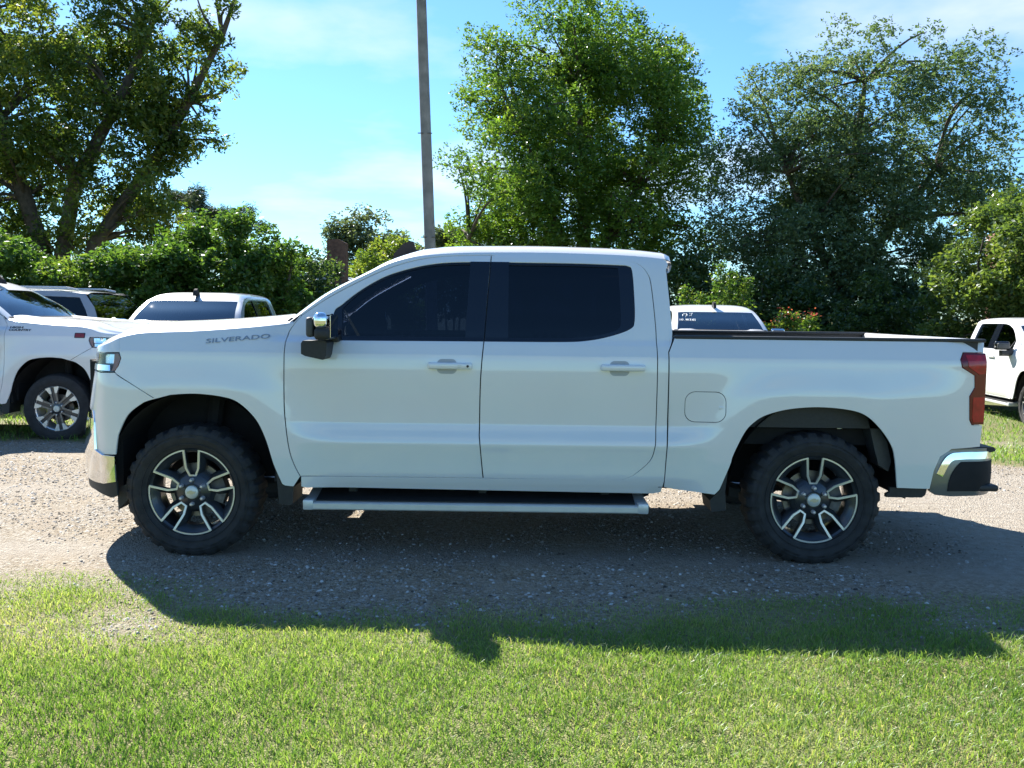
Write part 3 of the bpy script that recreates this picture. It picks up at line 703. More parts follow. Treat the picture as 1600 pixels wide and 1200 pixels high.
    for sg in (-1, 1):
        rb = surf_panel('rear_bumper', [(4.427, .452), (4.441, .583), (4.474, .664), (4.540, .706), (4.70, .712), (E_, .70), (E_, .47), (5.0, .44), (4.70, .425), (4.56, .422), (4.46, .433)], rbp, sg, 'bumper_grey', root, edge=.03)
        st = crv([(4.476, .555), (4.510, .622), (4.545, .658), (4.60, .668), (4.80, .672), (E_, .672)], 5)
        surf_panel('chrome_strip', ribbon(st, .042, rbp, sg, 0), rbp, sg, 'chrome', rb, off=-.010, edge=.016)
        surf_panel('step_shade', crv([(4.535, .455), (4.548, .545), (4.60, .622), (4.66, .634), (4.95, .634)], 4)+[(4.95, .465), (4.7, .455)], rbp, sg, 'liner', rb, off=-.006, edge=.01)  # proud black panel: the step hollow's shade drawn as colour
        lipm = MB(); lipm.rbox(4.60, 4.852, min(sg*.70, sg*.972), max(sg*.70, sg*.972), .452, .492, .015, 2); lipm.build('corner_step', 'black_plastic', rb)
    tp = MB(); tp.prism([(4.50, .700), (4.62, .684), (4.80, .684), (4.832, .692), (4.838, .704), (4.828, .716), (4.55, .722)], -.935, .935); tp.build('bumper_pad', 'black_plastic', root)
    # ---- underbody, axles
    ch = MB()
    for y in (-.42, .42): ch.box(-.6, 4.7, y-.05, y+.05, .40, .56)
    ch.box(.55, 2.86, -.90, .90, .455, .50); ch.box(2.9, 4.65, -.80, .80, .70, .80); ch.box(-.55, .55, -.44, .44, .55, 1.18); ch.box(-.60, -.45, -.88, .88, .38, 1.16); ch.box(-.70, -.60, -.74, .74, .39, 1.16); ch.box(-.78, -.70, -.58, .58, .40, 1.16); ch.box(-.85, -.78, -.34, .34, .41, 1.16); ch.box(-.44, .56, -.46, .46, .45, .60); ch.box(.50, .58, -.86, .86, .47, 1.30)  # stepped boxes added unseen inside the nose to block sun leaks
    ch.tube([(RA, -.85, .388), (RA, .85, .388)], .05, 10); ch.tube([(FA, -.85, .388), (FA, .85, .388)], .04, 10); ch.rbox(RA-.15, RA+.15, -.13, .13, .27, .52, .05, 2)
    ch.tube([(1.0, .55, .42), (3.2, .55, .42), (3.6, .62, .50), (4.3, .62, .46)], .045, 8); ch.rbox(1.7, 2.8, -.75, -.48, .34, .52, .04, 2)
    for sg in (-1, 1):
        ch.tube([(-.02, sg*.62, .40), (.04, sg*.58, .95)], [.045, .05], 8); ch.tube([(3.50, sg*.56, .36), (3.62, sg*.50, .80)], .03, 8)
    ch.build('chassis', 'liner', root)
    # ---- cabin
    it = MB(); it.rbox(.50, 1.12, -.80, .80, 1.02, 1.30, .06, 2); it.box(.6, 2.84, -.86, .86, .50, .56); it.build('dashboard', 'interior', root)
    for y in (-.38, .38):
        se = MB(); se.rbox(1.42, 1.95, y-.25, y+.25, .72, .95, .06, 2)
        se.add(*(lambda v: (v, [(0, 3, 2, 1), (4, 5, 6, 7), (0, 1, 5, 4), (1, 2, 6, 5), (2, 3, 7, 6), (3, 0, 4, 7)]))([(1.84, y-.25, .9), (1.98, y-.25, .9), (1.98, y+.25, .9), (1.84, y+.25, .9), (2.0, y-.21, 1.52), (2.09, y-.21, 1.52), (2.09, y+.21, 1.52), (2.0, y+.21, 1.52)]))
        se.rbox(1.98, 2.09, y-.13, y+.13, 1.53, 1.72, .04, 2); se.build('seat', 'seat', root)
    se = MB(); se.rbox(2.35, 2.80, -.70, .70, .72, .95, .05, 2); se.rbox(2.66, 2.83, -.70, .70, .9, 1.50, .05, 2); se.build('rear_seat', 'seat', root)
    sw = MB(); c0 = Vector((1.22, -.38, 1.20)); ax_ = Vector((-.9, 0, .45)).normalized(); e1 = Vector((0, 1, 0)); e2 = ax_.cross(e1)
    sw.tube([c0+(e1*math.cos(t)+e2*math.sin(t))*.185 for t in [2*PI*k/28 for k in range(29)]], .016, 6, False); sw.tube([c0+e1*.17, c0-e1*.17], .02, 6); sw.tube([c0, c0-Vector((.2, 0, -.0))-Vector((0, 0, .1))], .03, 6)
    sw.build('steering_wheel', 'interior', root)
    rm = MB(); rm.rbox(1.02, 1.05, -.13, .13, 1.66, 1.73, .012, 2); rm.build('rear_view_mirror', 'interior', root)
    return root
def bowtie(parent, x, y, z): pass

# ------------------------------------------------------------------ main truck
wheel_main = wheel_a()
TH = .0059
truck = make_truck('pickup_truck', 'white crew cab pickup truck seen side-on, parked on the gravel in front', [wheel_main])
def badge_side(sg, root, body, s0, s1, z0, z1, h, mat, bold=.0):
    def fn(u, v, d):
        s = s0+u if sg < 0 else s1-u
        z = z0+(z1-z0)*(s-s0)/(s1-s0)+v
        x, w, z_ = skin(s, z); return (x, sg*(w+.001+d+.002), z_)
    return text_mesh('badge_lettering', body, s1-s0, h, fn, .002, mat, root, bold)
for sg in (-1, 1): badge_side(sg, truck, 'SILVERADO', .100, .475, 1.287, 1.322, .026, 'badge', .0)
for o in truck.children:
    if o.name.startswith('badge_lettering'): o['label'] = 'raised grey block lettering on the fender'
truck.location = (-1.918, 6.4205, 0); truck.rotation_euler = (0, 0, -TH)

# ------------------------------------------------------------------ ground
def vnoise(x, y, seed=0):
    x = np.asarray(x, float); y = np.asarray(y, float); xi = np.floor(x).astype(int); yi = np.floor(y).astype(int); fx = x-xi; fy = y-yi
    def h(a, b):
        n = (a*374761393+b*668265263+seed*1442695041) & 0xffffffff; n = ((n ^ (n >> 13))*1274126177) & 0xffffffff; return ((n ^ (n >> 16)) & 0xffff)/65535.
    u = fx*fx*(3-2*fx); v = fy*fy*(3-2*fy)
    return (h(xi, yi)*(1-u)+h(xi+1, yi)*u)*(1-v)+(h(xi, yi+1)*(1-u)+h(xi+1, yi+1)*u)*v
def fnoise(x, y, seed=0, o=4):
    t = 0; a = .5; s = 0
    for k in range(o): t = t+a*vnoise(np.asarray(x)*2**k, np.asarray(y)*2**k, seed+k); s += a; a *= .55
    return t/s
def nsstep(a, b, v): t = np.clip((v-a)/(b-a), 0, 1); return t*t*(3-2*t)
def gz(x, y):
    x = np.asarray(x, float); y = np.asarray(y, float)
    base = -nsstep(8.2, 14, y)*(.12+.030*np.clip(x, 0, 12))
    near = (fnoise(x*.9, y*.9, 5)-.5)*.035*(1-nsstep(4.6, 5.4, y)*(1-nsstep(8.5, 10, y)))
    return base+near*np.clip((40-y)/20, 0, 1)
def grassy(x, y):
    """1 where turf grows, 0 on the gravel drive"""
    x = np.asarray(x, float); y = np.asarray(y, float)
    edge_f = 4.24+.10*np.clip(-x-1.2, 0, 4)-.06*np.clip(x-1.2, 0, 4)+(fnoise(x*1.1, y*1.5, 11)-.5)*1.7
    edge_b = 9.9-.13*np.clip(x, -3, 8)+(fnoise(x*1.1, y*1.6, 12)-.5)*.9
    f = 1-nsstep(-.55, .65, y-edge_f); b = nsstep(-.15, .25, y-edge_b)
    dirt = nsstep(.35, .6, fnoise(x*.5, y*1.2, 21))*(np.abs(y-(13.2-.1*x)) < .8)*(x > 3)
    return np.clip(np.maximum(f, b)-dirt*.8, 0, 1)
def axis(lo, hi, d, far, gr=1.22):
    a = list(np.arange(lo, hi+1e-6, d)); s = d; v = hi
    while v < far: s *= gr; v += s; a.append(v)
    s = d; v = lo
    while v > -far: s *= gr; v -= s; a.insert(0, v)
    return np.array(a)
gx = axis(-6.5, 7.0, .075, 900); gy = axis(2.0, 12.0, .075, 900)
X, Y = np.meshgrid(gx, gy); Z = gz(X, Y)
nx_, ny_ = len(gx), len(gy); gv = np.stack([X, Y, Z], -1).reshape(-1, 3)
ii = np.arange((ny_-1)*(nx_-1)); r_, c_ = ii//(nx_-1), ii % (nx_-1); a_ = r_*nx_+c_
gf = np.stack([a_, a_+1, a_+nx_+1, a_+nx_], -1)
def np_mesh(name, v, f, smooth=True, attrs=None):
    me = bpy.data.meshes.new(name); n, k = f.shape
    me.vertices.add(len(v)); me.vertices.foreach_set('co', np.ascontiguousarray(v, dtype=np.float32).ravel())
    me.loops.add(n*k); me.loops.foreach_set('vertex_index', np.ascontiguousarray(f, dtype=np.int32).ravel())
    me.polygons.add(n); me.polygons.foreach_set('loop_start', np.arange(0, n*k, k, dtype=np.int32))
    if smooth: me.polygons.foreach_set('use_smooth', np.ones(n, dtype=bool))
    for an, av in (attrs or {}).items():
        at_ = me.attributes.new(an, 'FLOAT', 'POINT'); at_.data.foreach_set('value', np.ascontiguousarray(av, dtype=np.float32))
    me.update(calc_edges=True); me.validate(); return me
def ramp(t, fac, stops):
    r = node(t, 'ShaderNodeValToRGB'); e = r.color_ramp.elements
    while len(e) > 1: e.remove(e[0])
    e[0].position = stops[0][0]; e[0].color = (*stops[0][1], 1)
    for p, c in stops[1:]: q = e.new(p); q.color = (*c, 1)
    t.links.new(fac, r.inputs['Fac']); return r.outputs['Color']
def tnoise(t, vec, scale, detail=4, rough=.55):
    n = node(t, 'ShaderNodeTexNoise'); n.inputs['Scale'].default_value = scale; n.inputs['Detail'].default_value = detail; n.inputs['Roughness'].default_value = rough
    t.links.new(vec, n.inputs['Vector']); return n.outputs['Fac']
def tmix(t, fac, a, b, blend='MIX'):
    m = node(t, 'ShaderNodeMix', data_type='RGBA', blend_type=blend)
    for s_, v in (('Factor', fac), ('A', a), ('B', b)):
        if hasattr(v, 'is_linked'): t.links.new(v, m.inputs[s_])
        else: m.inputs[s_].default_value = v if s_ == 'Factor' else (*v, 1)
    return m.outputs['Result']
def ground_mat():
    m, t, b = new_mat('gravel_and_turf'); c = node(t, 'ShaderNodeTexCoord'); o = c.outputs['Object']
    v1 = node(t, 'ShaderNodeTexVoronoi'); v1.inputs['Scale'].default_value = 55; t.links.new(o, v1.inputs['Vector'])
    v2 = node(t, 'ShaderNodeTexVoronoi'); v2.inputs['Scale'].default_value = 120; t.links.new(o, v2.inputs['Vector'])
    s1 = node(t, 'ShaderNodeSeparateColor'); t.links.new(v1.outputs['Color'], s1.inputs[0])
    s2 = node(t, 'ShaderNodeSeparateColor'); t.links.new(v2.outputs['Color'], s2.inputs[0])
    peb = ramp(t, s1.outputs[0], [(0, (.13, .10, .075)), (.25, (.22, .18, .13)), (.5, (.29, .25, .19)), (.75, (.34, .32, .28)), (1, (.48, .46, .42))])
    fine = ramp(t, s2.outputs[1], [(0, (.16, .125, .09)), (.5, (.26, .215, .16)), (1, (.38, .34, .28))])
    mixp = tmix(t, .45, peb, fine)
    big = tnoise(t, o, .55, 5); mid = tnoise(t, o, 3.2, 5)
    tone = ramp(t, big, [(.35, (.95, .87, .76)), (.5, (1.04, 1.0, .92)), (.66, (1.04, 1.04, 1.03))])
    mixp = tmix(t, 1.0, mixp, tone, 'MULTIPLY')
    soil = ramp(t, mid, [(.35, (.24, .18, .125)), (.6, (.32, .26, .19))])
    mixp = tmix(t, ramp(t, mid, [(.50, (0, 0, 0)), (.64, (.6, .6, .6))]), mixp, soil)
    tk = node(t, 'ShaderNodeAttribute', attribute_name='track')
    packed = ramp(t, tnoise(t, o, 14, 6, .65), [(.3, (.25, .21, .165)), (.5, (.32, .28, .225)), (.7, (.38, .345, .29))])
    mixp = tmix(t, tk.outputs['Fac'], mixp, packed)
    turf = ramp(t, tnoise(t, o, 30, 5, .7), [(.3, (.08, .10, .03)), (.5, (.17, .19, .07)), (.7, (.30, .27, .14))])
    turf = tmix(t, ramp(t, tnoise(t, o, .8, 4), [(.42, (0, 0, 0)), (.62, (.55, .55, .55))]), turf, (.20, .16, .08))
    at_ = node(t, 'ShaderNodeAttribute', attribute_name='grassy')
    colr = tmix(t, at_.outputs['Fac'], mixp, turf); t.links.new(tmix(t, 1.0, colr, (1.0, 1.0, 1.0), 'MULTIPLY'), b.inputs['Base Color']); b.inputs['Roughness'].default_value = .9; b.inputs['Specular IOR Level'].default_value = .25
    h = node(t, 'ShaderNodeMath', operation='ADD'); t.links.new(v1.outputs['Distance'], h.inputs[0]); t.links.new(v2.outputs['Distance'], h.inputs[1])
    bp = node(t, 'ShaderNodeBump', invert=True); bp.inputs['Strength'].default_value = .8; bp.inputs['Distance'].default_value = .012
    t.links.new(h.outputs[0], bp.inputs['Height']); t.links.new(bp.outputs[0], b.inputs['Normal']); return m
M['ground'] = ground_mat()
def track(x, y):
    """packed wheel tracks along the drive and a bare dirt patch at its right end"""
    n_ = fnoise(x*1.1, y*2.0, 61); t_ = np.maximum(np.exp(-((y-5.55+.06*np.sin(x*.7))/.22)**2), np.exp(-((y-7.35+.08*np.sin(x*.6))/.24)**2))*.8
    p_ = nsstep(1.6, 3.2, x+1.2*(n_-.5))*nsstep(4.7, 5.3, y)*(1-nsstep(8.2, 9.2, y))
    return np.clip(np.maximum(t_, p_)*(.45+1.0*n_), 0, 1)
g_ = grassy(X, Y).ravel(); t_at = track(X, Y).ravel()
ground = link('ground', np_mesh('ground', gv, gf, True, {'grassy': g_, 'track': t_at}), 'ground'); tag(ground, kind='structure')

# loose stones lying on the drive
def attr_mat(name, stops, rough=.8, attr='tone', extra=None, spec=.3):
    m, t, b = new_mat(name); a = node(t, 'ShaderNodeAttribute', attribute_name=attr)
    c = ramp(t, a.outputs['Fac'], stops); t.links.new(c, b.inputs['Base Color']); b.inputs['Roughness'].default_value = rough; b.inputs['Specular IOR Level'].default_value = spec; return m
M['stone'] = attr_mat('pebble', [(0, (.06, .05, .04)), (.2, (.14, .11, .08)), (.45, (.22, .185, .14)), (.7, (.29, .275, .25)), (.9, (.42, .41, .39)), (1, (.55, .54, .51))], .75)
def stones(n):
    xs = rng.uniform(-6.2, 6.8, n*2); ys = 4.0+rng.random(n*2)**1.35*6.5
    keep = (grassy(xs, ys) < rng.random(n*2)*.9) & (fnoise(xs*1.2, ys*1.2, 31) > .28+.25*rng.random(n*2))
    keep &= track(xs, ys) < rng.random(n*2)*.9+.18
    xs, ys = xs[keep][:n], ys[keep][:n]; n = len(xs)
    base = np.array([(1, 0, -.2), (.31, .95, -.2), (-.81, .59, -.2), (-.81, -.59, -.2), (.31, -.95, -.2), (.45, .3, .75), (-.5, .35, .7), (-.1, -.55, .72)])
    tri = np.array([(0, 1, 5), (1, 6, 5), (1, 2, 6), (2, 3, 6), (3, 7, 6), (3, 4, 7), (4, 0, 7), (0, 5, 7), (5, 6, 7)])
    sz = .0036+.0085*rng.random(n)**2.8; an = rng.uniform(0, 2*PI, n)
    P0 = base[None]*(1+rng.uniform(-.28, .28, (n, 8, 3))); P0 = P0*sz[:, None, None]; P0[..., 0] *= rng.uniform(.9, 1.7, n)[:, None]; P0[..., 2] *= rng.uniform(.5, .95, n)[:, None]
    c, s = np.cos(an)[:, None], np.sin(an)[:, None]; px = P0[..., 0]*c-P0[..., 1]*s; py = P0[..., 0]*s+P0[..., 1]*c
    v = np.stack([px+xs[:, None], py+ys[:, None], P0[..., 2]+(gz(xs, ys)+sz*.12)[:, None]], -1).reshape(-1, 3)
    f = (tri[None]+(np.arange(n)*8)[:, None, None]).reshape(-1, 3)
    return np_mesh('gravel', v, f, False, {'tone': np.repeat(np.clip(rng.normal(.52, .24, n), 0, 1), 8)})
tag(link('gravel', stones(56000), 'stone'), 'loose tan and grey pebbles scattered over the drive', 'gravel', kind='stuff')

# turf blades
def leaf_shader(name, stops, trans=.45, gloss=.0, attr='tone', grough=.35, tr_gain=1.4):
    m, t, b = new_mat(name); t.nodes.remove(b); out = [n for n in t.nodes if n.type == 'OUTPUT_MATERIAL'][0]
    a = node(t, 'ShaderNodeAttribute', attribute_name=attr); c = ramp(t, a.outputs['Fac'], stops)
    d = node(t, 'ShaderNodeBsdfDiffuse'); t.links.new(c, d.inputs[0]); tr = node(t, 'ShaderNodeBsdfTranslucent')
    y = node(t, 'ShaderNodeMix', data_type='RGBA', blend_type='MULTIPLY'); y.inputs['Factor'].default_value = 1; t.links.new(c, y.inputs['A']); y.inputs['B'].default_value = (tr_gain, tr_gain*.97, tr_gain*.45, 1)
    t.links.new(y.outputs['Result'], tr.inputs[0])
    mx = node(t, 'ShaderNodeMixShader'); mx.inputs[0].default_value = trans; t.links.new(d.outputs[0], mx.inputs[1]); t.links.new(tr.outputs[0], mx.inputs[2]); last = mx.outputs[0]
    if gloss:
        g = node(t, 'ShaderNodeBsdfGlossy'); g.inputs['Roughness'].default_value = grough; g.inputs[0].default_value = (.9, .95, 1, 1)
        m2 = node(t, 'ShaderNodeMixShader'); m2.inputs[0].default_value = gloss; t.links.new(last, m2.inputs[1]); t.links.new(g.outputs[0], m2.inputs[2]); last = m2.outputs[0]
    t.links.new(last, out.inputs['Surface']); return m
M['blade'] = leaf_shader('grass_blade', [(0, (.095, .19, .04)), (.3, (.175, .29, .07)), (.55, (.27, .35, .12)), (.75, (.39, .40, .21)), (1, (.52, .47, .32))], .5, .02, tr_gain=1.45)
def blades(n, x0, x1, y0, y1, hmin, hmax, wd, seed, dens=None, ypow=1.0):
    r = np.random.default_rng(seed)
    xs = r.uniform(x0, x1, n); ys = y0+(y1-y0)*r.random(n)**ypow
    k = grassy(xs, ys) > r.random(n)*.95+.03
    k &= fnoise(xs*2.4, ys*2.4, 41) > r.random(n)*.42
    xs, ys = xs[k], ys[k]; n = len(xs)
    cl_ = fnoise(xs*5, ys*5, 43); h = (hmin+(hmax-hmin)*r.random(n)**1.7)*(.55+.9*cl_)*(.35+.65*grassy(xs, ys)); a = r.uniform(0, 2*PI, n); le = r.uniform(.25, 1.35, n)*h
    b = r.uniform(0, 2*PI, n); w = wd*r.uniform(.6, 1.3, n); zc = gz(xs, ys)-.002
    ux, uy = np.cos(b)*w/2, np.sin(b)*w/2; lx, ly = np.cos(a)*le, np.sin(a)*le
    V = np.zeros((n, 5, 3)); V[:, 0] = np.stack([xs-ux, ys-uy, zc], -1); V[:, 1] = np.stack([xs+ux, ys+uy, zc], -1)
    V[:, 2] = np.stack([xs-ux*.8+lx*.32, ys-uy*.8+ly*.32, zc+h*.62], -1); V[:, 3] = np.stack([xs+ux*.8+lx*.32, ys+uy*.8+ly*.32, zc+h*.62], -1)
    V[:, 4] = np.stack([xs+lx, ys+ly, zc+h*.95], -1)
    T = np.array([(0, 1, 3), (0, 3, 2), (2, 3, 4)]); f = (T[None]+(np.arange(n)*5)[:, None, None]).reshape(-1, 3)
    dry = np.clip(-.06+.42*r.random(n)+.9*(fnoise(xs*.8, ys*1.0, 47)-.46)+.24*nsstep(3.3, 4.5, ys)*(ys < 6)+.35*(r.random(n) < .07), 0, 1)
    return np_mesh('turf', V.reshape(-1, 3), f, True, {'tone': np.repeat(dry, 5)})
def turf(me, label): tag(link('turf', me, 'blade'), label, 'grass', kind='stuff')
turf(blades(285000, -4.2, 4.4, 2.2, 5.3, .017, .050, .0038, 3), 'short sunlit lawn grass along the front of the drive')
turf(blades(60000, -13, 14, 9, 19, .04, .10, .012, 4, ypow=1.5), 'grass under the vehicles parked at the back')

# ------------------------------------------------------------------ vegetation
BARK = pm('bark', (.085, .068, .052), .9, noise=.4, nscale=6, bump=.6, bscale=14); M['bark'] = BARK
M['pole_wood'] = pm('weathered_pole', (.21, .20, .19), .85, noise=.25, nscale=4, bump=.4, bscale=30)
M['leaf_oak'] = leaf_shader('oak_leaf', [(0, (0.041, 0.101, 0.020)), (.4, (0.086, 0.175, 0.030)), (.75, (0.147, 0.231, 0.041)), (1, (0.252, 0.308, 0.063))], .50, .03, tr_gain=1.55)
M['leaf_grey'] = leaf_shader('glossy_leaf', [(0, (0.041, 0.086, 0.041)), (.5, (0.093, 0.155, 0.073)), (1, (0.196, 0.252, 0.133))], .42, .03, grough=.5, tr_gain=1.55)
M['leaf_pecan'] = leaf_shader('pecan_leaf', [(0, (0.035, 0.070, 0.018)), (.5, (0.084, 0.140, 0.028)), (1, (0.245, 0.263, 0.052))], .50, .03, tr_gain=1.55)
M['leaf_shrub'] = leaf_shader('shrub_leaf', [(0, (.038, .095, .022)), (.5, (.085, .170, .034)), (1, (.20, .26, .055))], .52, .03, tr_gain=1.35)
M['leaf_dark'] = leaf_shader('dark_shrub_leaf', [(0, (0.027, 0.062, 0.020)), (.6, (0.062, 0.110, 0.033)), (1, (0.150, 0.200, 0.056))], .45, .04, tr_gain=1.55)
M['leaf_olive'] = leaf_shader('olive_leaf', [(0, (0.045, 0.089, 0.025)), (.5, (0.100, 0.161, 0.043)), (1, (0.200, 0.250, 0.069))], .5, .04, tr_gain=1.55)
M['leaf_yellow'] = leaf_shader('turning_leaf', [(0, (0.075, 0.143, 0.028)), (.5, (0.140, 0.209, 0.039)), (.85, (0.234, 0.253, 0.055)), (1, (0.281, 0.187, 0.055))], .5, .03, tr_gain=1.55)
M['leaf_far'] = leaf_shader('far_leaf', [(0, (0.066, 0.105, 0.066)), (1, (0.154, 0.198, 0.110))], .45, .03)
M['needle'] = leaf_shader('pine_needle', [(0, (0.033, 0.055, 0.031)), (1, (0.077, 0.110, 0.055))], .3, .04)
M['flower'] = leaf_shader('pink_flower', [(0, (.35, .06, .06)), (1, (.55, .16, .12))], .3, .0)
def leaves_mesh(name, C, L, Wd, r, updir=.35, droop=0., tone=None, spread=None):
    n = len(C); a = r.normal(size=(n, 3)); a[:, 2] = a[:, 2]*.6-droop; a /= np.linalg.norm(a, axis=1)[:, None]
    nn = r.normal(size=(n, 3)); nn[:, 2] = np.abs(nn[:, 2])+updir; b = np.cross(nn, a); b /= np.linalg.norm(b, axis=1)[:, None]+1e-9
    up = np.cross(a, b); l = (L*r.uniform(.55, 1.25, n))[:, None]; w = (Wd*r.uniform(.6, 1.2, n))[:, None]
    V = np.stack([C-a*l*.5, C+b*w*.5-up*w*.12, C+a*l*.5-up*l*.10, C-b*w*.5-up*w*.12], 1).reshape(-1, 3)
    f = (np.array([[0, 1, 2, 3]])+(np.arange(n)*4)[:, None])
    tone = r.random(n) if tone is None else tone
    return np_mesh(name, V, f, False, {'tone': np.repeat(tone, 4)})
def clump_points(cl, n, r, flat=.75, shell=.45):
    """leaf positions gathered round clump centres (cx, cy, cz, radius)"""
    cl = np.array(cl); wt = cl[:, 3]**2.0; k = r.choice(len(cl), n, p=wt/wt.sum()); d = r.normal(size=(n, 3)); d /= np.linalg.norm(d, axis=1)[:, None]
    rad = cl[k, 3]*(shell+(1-shell)*r.random(n)**.6)*(1+.14*r.normal(size=n))
    P = cl[k, :3]+d*rad[:, None]*np.array([1, 1, flat]); tn = r.random(len(cl))[k]
    return P, np.clip(.45*tn+.55*r.random(n)**1.3, 0, 1)
def crown_clumps(c, R_, n, rc, r, hollow=.35, zmin=-1):
    out = []
    while len(out) < n:
        d = r.normal(size=3); d /= np.linalg.norm(d); u = hollow+(1-hollow)*r.random()**.55
        p = d*u
        if p[2] < zmin: continue
        lump = .82+.36*float(vnoise(d[0]*2.3+c[0], d[1]*2.3+d[2]*1.7+c[1], 3))
        out.append((c[0]+p[0]*R_[0]*lump, c[1]+p[1]*R_[1]*lump, c[2]+p[2]*R_[2]*lump, rc*r.uniform(.55, 1.25)))
    return out
def limb(mb, a, b, r0, r1, r, bend=.12, n=6):
    a, b = Vector(a), Vector(b); L = (b-a).length; o = Vector(r.normal(size=3))*L*bend; pts = []
    for k in range(n+1):
        t = k/n; pts.append(a.lerp(b, t)+o*math.sin(t*PI)*.6+Vector((0, 0, L*.10*math.sin(t*PI))))
    mb.tube(pts, [r0+(r1-r0)*k/n for k in range(n+1)], 7, False)
def make_tree(name, label, cat, base, trunks, clumps, nleaf, leaf, L, Wd, seed, group=None, updir=.35, droop=0., limbs=.5, flat=.75, limb_r=.07):
    """trunks: list of (points, radii) relative to the world; the crown hangs on the clumps"""
    r = np.random.default_rng(seed); bz = float(gz(base[0], base[1])); root = empty(name, (base[0], base[1], bz), label=label, cat=cat, group=group); B = Vector((base[0], base[1], bz))
    tm = MB()
    allp = []
    for pts, rad in trunks:
        tm.tube([Vector(p)-B for p in pts], rad, 10, False); allp += [Vector(p) for p in pts[1:]]
    if not allp: allp = [Vector((base[0], base[1], bz+.3))]
    for c in clumps:
        if r.random() < limbs:
            p = Vector(c[:3]); q = min(allp, key=lambda t: (t-p).length+max(0, (t.z-p.z)*1.5)); limb(tm, q-B, p-B, limb_r, limb_r*.2, r)
    tm.build('trunk', 'bark', root, smooth=60)
    per = 7; T0, tone0 = clump_points(clumps, nleaf//per, r, flat); m_ = len(T0)
    td = r.normal(size=(m_, 3)); td[:, 2] = td[:, 2]*.45-.15-droop; td /= np.linalg.norm(td, axis=1)[:, None]; tl = L*r.uniform(1.2, 2.6, m_)
    k_ = np.repeat(np.arange(m_), per); u_ = r.uniform(-.5, .5, m_*per)
    P = T0[k_]+td[k_]*(tl[k_]*u_)[:, None]+r.normal(size=(m_*per, 3))*L*.30; tone = np.clip(tone0[k_]*.75+.25*r.random(m_*per), 0, 1)
    link('crown', leaves_mesh('crown', P-np.array(B), L, Wd, r, updir, droop, tone), leaf, root); return root
R1 = np.random.default_rng(101)
def ztop(x, y): return float(gz(x, y))
# big multi-stemmed tree on the left
cl = crown_clumps((-20.9, 40.0, 10.4), (6.2, 4.6, 7.4), 190, 1.05, R1, .15)
cl += [(-15.3+R1.normal()*.7, 39.2+R1.normal()*1.1, 6.9+R1.normal()*1.8, .77) for _ in range(30)]
cl += [(-14.4+R1.normal()*.6, 39+R1.normal()*.8, 10.4+R1.normal()*1.6, .60) for _ in range(20)]
cl += [(-14.9+t_*2.2+R1.normal()*.5, 39+R1.normal()*.7, 8.8+t_*6.2+R1.normal()*.5, .52) for t_ in np.linspace(0, 1, 26)]
cl += [(-13.5+t_*1.6+R1.normal()*.5, 39+R1.normal()*.6, 8.6+t_*5.0+R1.normal()*.4, .45) for t_ in np.linspace(0, 1, 22)]
cl += [(-16.4+R1.normal()*.9, 39.2+R1.normal()*.8, 12.8+R1.normal()*1.2, .7) for _ in range(18)]
cl += [(-21.7+R1.normal()*2.1, 39.2+R1.normal()*1.4, 4.5+R1.normal()*.8, 1.0) for _ in range(16)]
make_tree('broadleaf_tree', 'tall dark backlit tree with several leaning stems at the left edge', 'tree', (-19.5, 39.5),
    [([(-19.6, 39.5, -.4), (-19.9, 39.3, 3.3), (-20.7, 39.2, 6.1), (-21.7, 39.2, 9.2), (-22.4, 39.2, 13.4)], [.42, .36, .32, .25, .12]),
     ([(-19.3, 39.5, -.4), (-19.2, 39.2, 3.6), (-18.5, 39.1, 6.8), (-16.7, 39.1, 9.9), (-15.4, 39.2, 12.8)], [.42, .33, .28, .21, .11]),
     ([(-18.9, 39.6, -.4), (-17.8, 39.2, 4.2), (-15.0, 39.1, 7.9), (-13.7, 39, 10.0), (-12.2, 39, 12.8), (-11.3, 39, 15.2)], [.38, .30, .24, .18, .12, .06])],
    cl, 118000, 'leaf_pecan', .24, .105, 1, droop=.35, limbs=.45, limb_r=.09)
# big round tree in the middle
cl = crown_clumps((2.7, 38, 8.0), (5.6, 4.6, 6.6), 310, .98, R1, .15, -.9)
cl += [(-1.2+R1.normal()*.9, 37.6+R1.normal(), 4.2+R1.normal()*.6, .7) for _ in range(16)]
cl += [(6.6+R1.normal()*.8, 38+R1.normal(), 4.0+R1.normal()*.9, .8) for _ in range(18)]
cl += [(-1.5+R1.normal()*.6, 38.5, 10.1+R1.normal()*.35, .5) for _ in range(7)]
make_tree('broadleaf_tree', 'big round green tree behind the truck cab with forked limbs showing', 'tree', (2.9, 38.2),
    [([(2.9, 38.2, -.3), (2.85, 38.1, 2.6), (2.9, 38, 5.2), (2.7, 38, 8.0), (2.6, 38, 10.5)], [.42, .36, .28, .18, .08]),
     ([(2.9, 38.1, 2.0), (2.0, 37.6, 4.2), (1.2, 37.2, 6.4), (.4, 37, 8.4)], [.26, .2, .14, .06]),
     ([(2.9, 38.1, 2.4), (3.9, 37.8, 4.6), (5.0, 37.5, 6.6), (5.8, 37.4, 8.4)], [.24, .19, .13, .06]),
     ([(2.8, 38.1, 1.6), (1.0, 37.5, 2.6), (-.8, 37.2, 3.8), (-1.8, 37, 4.4)], [.18, .14, .1, .05])],
    cl, 185000, 'leaf_oak', .17, .08, 2, droop=.1)
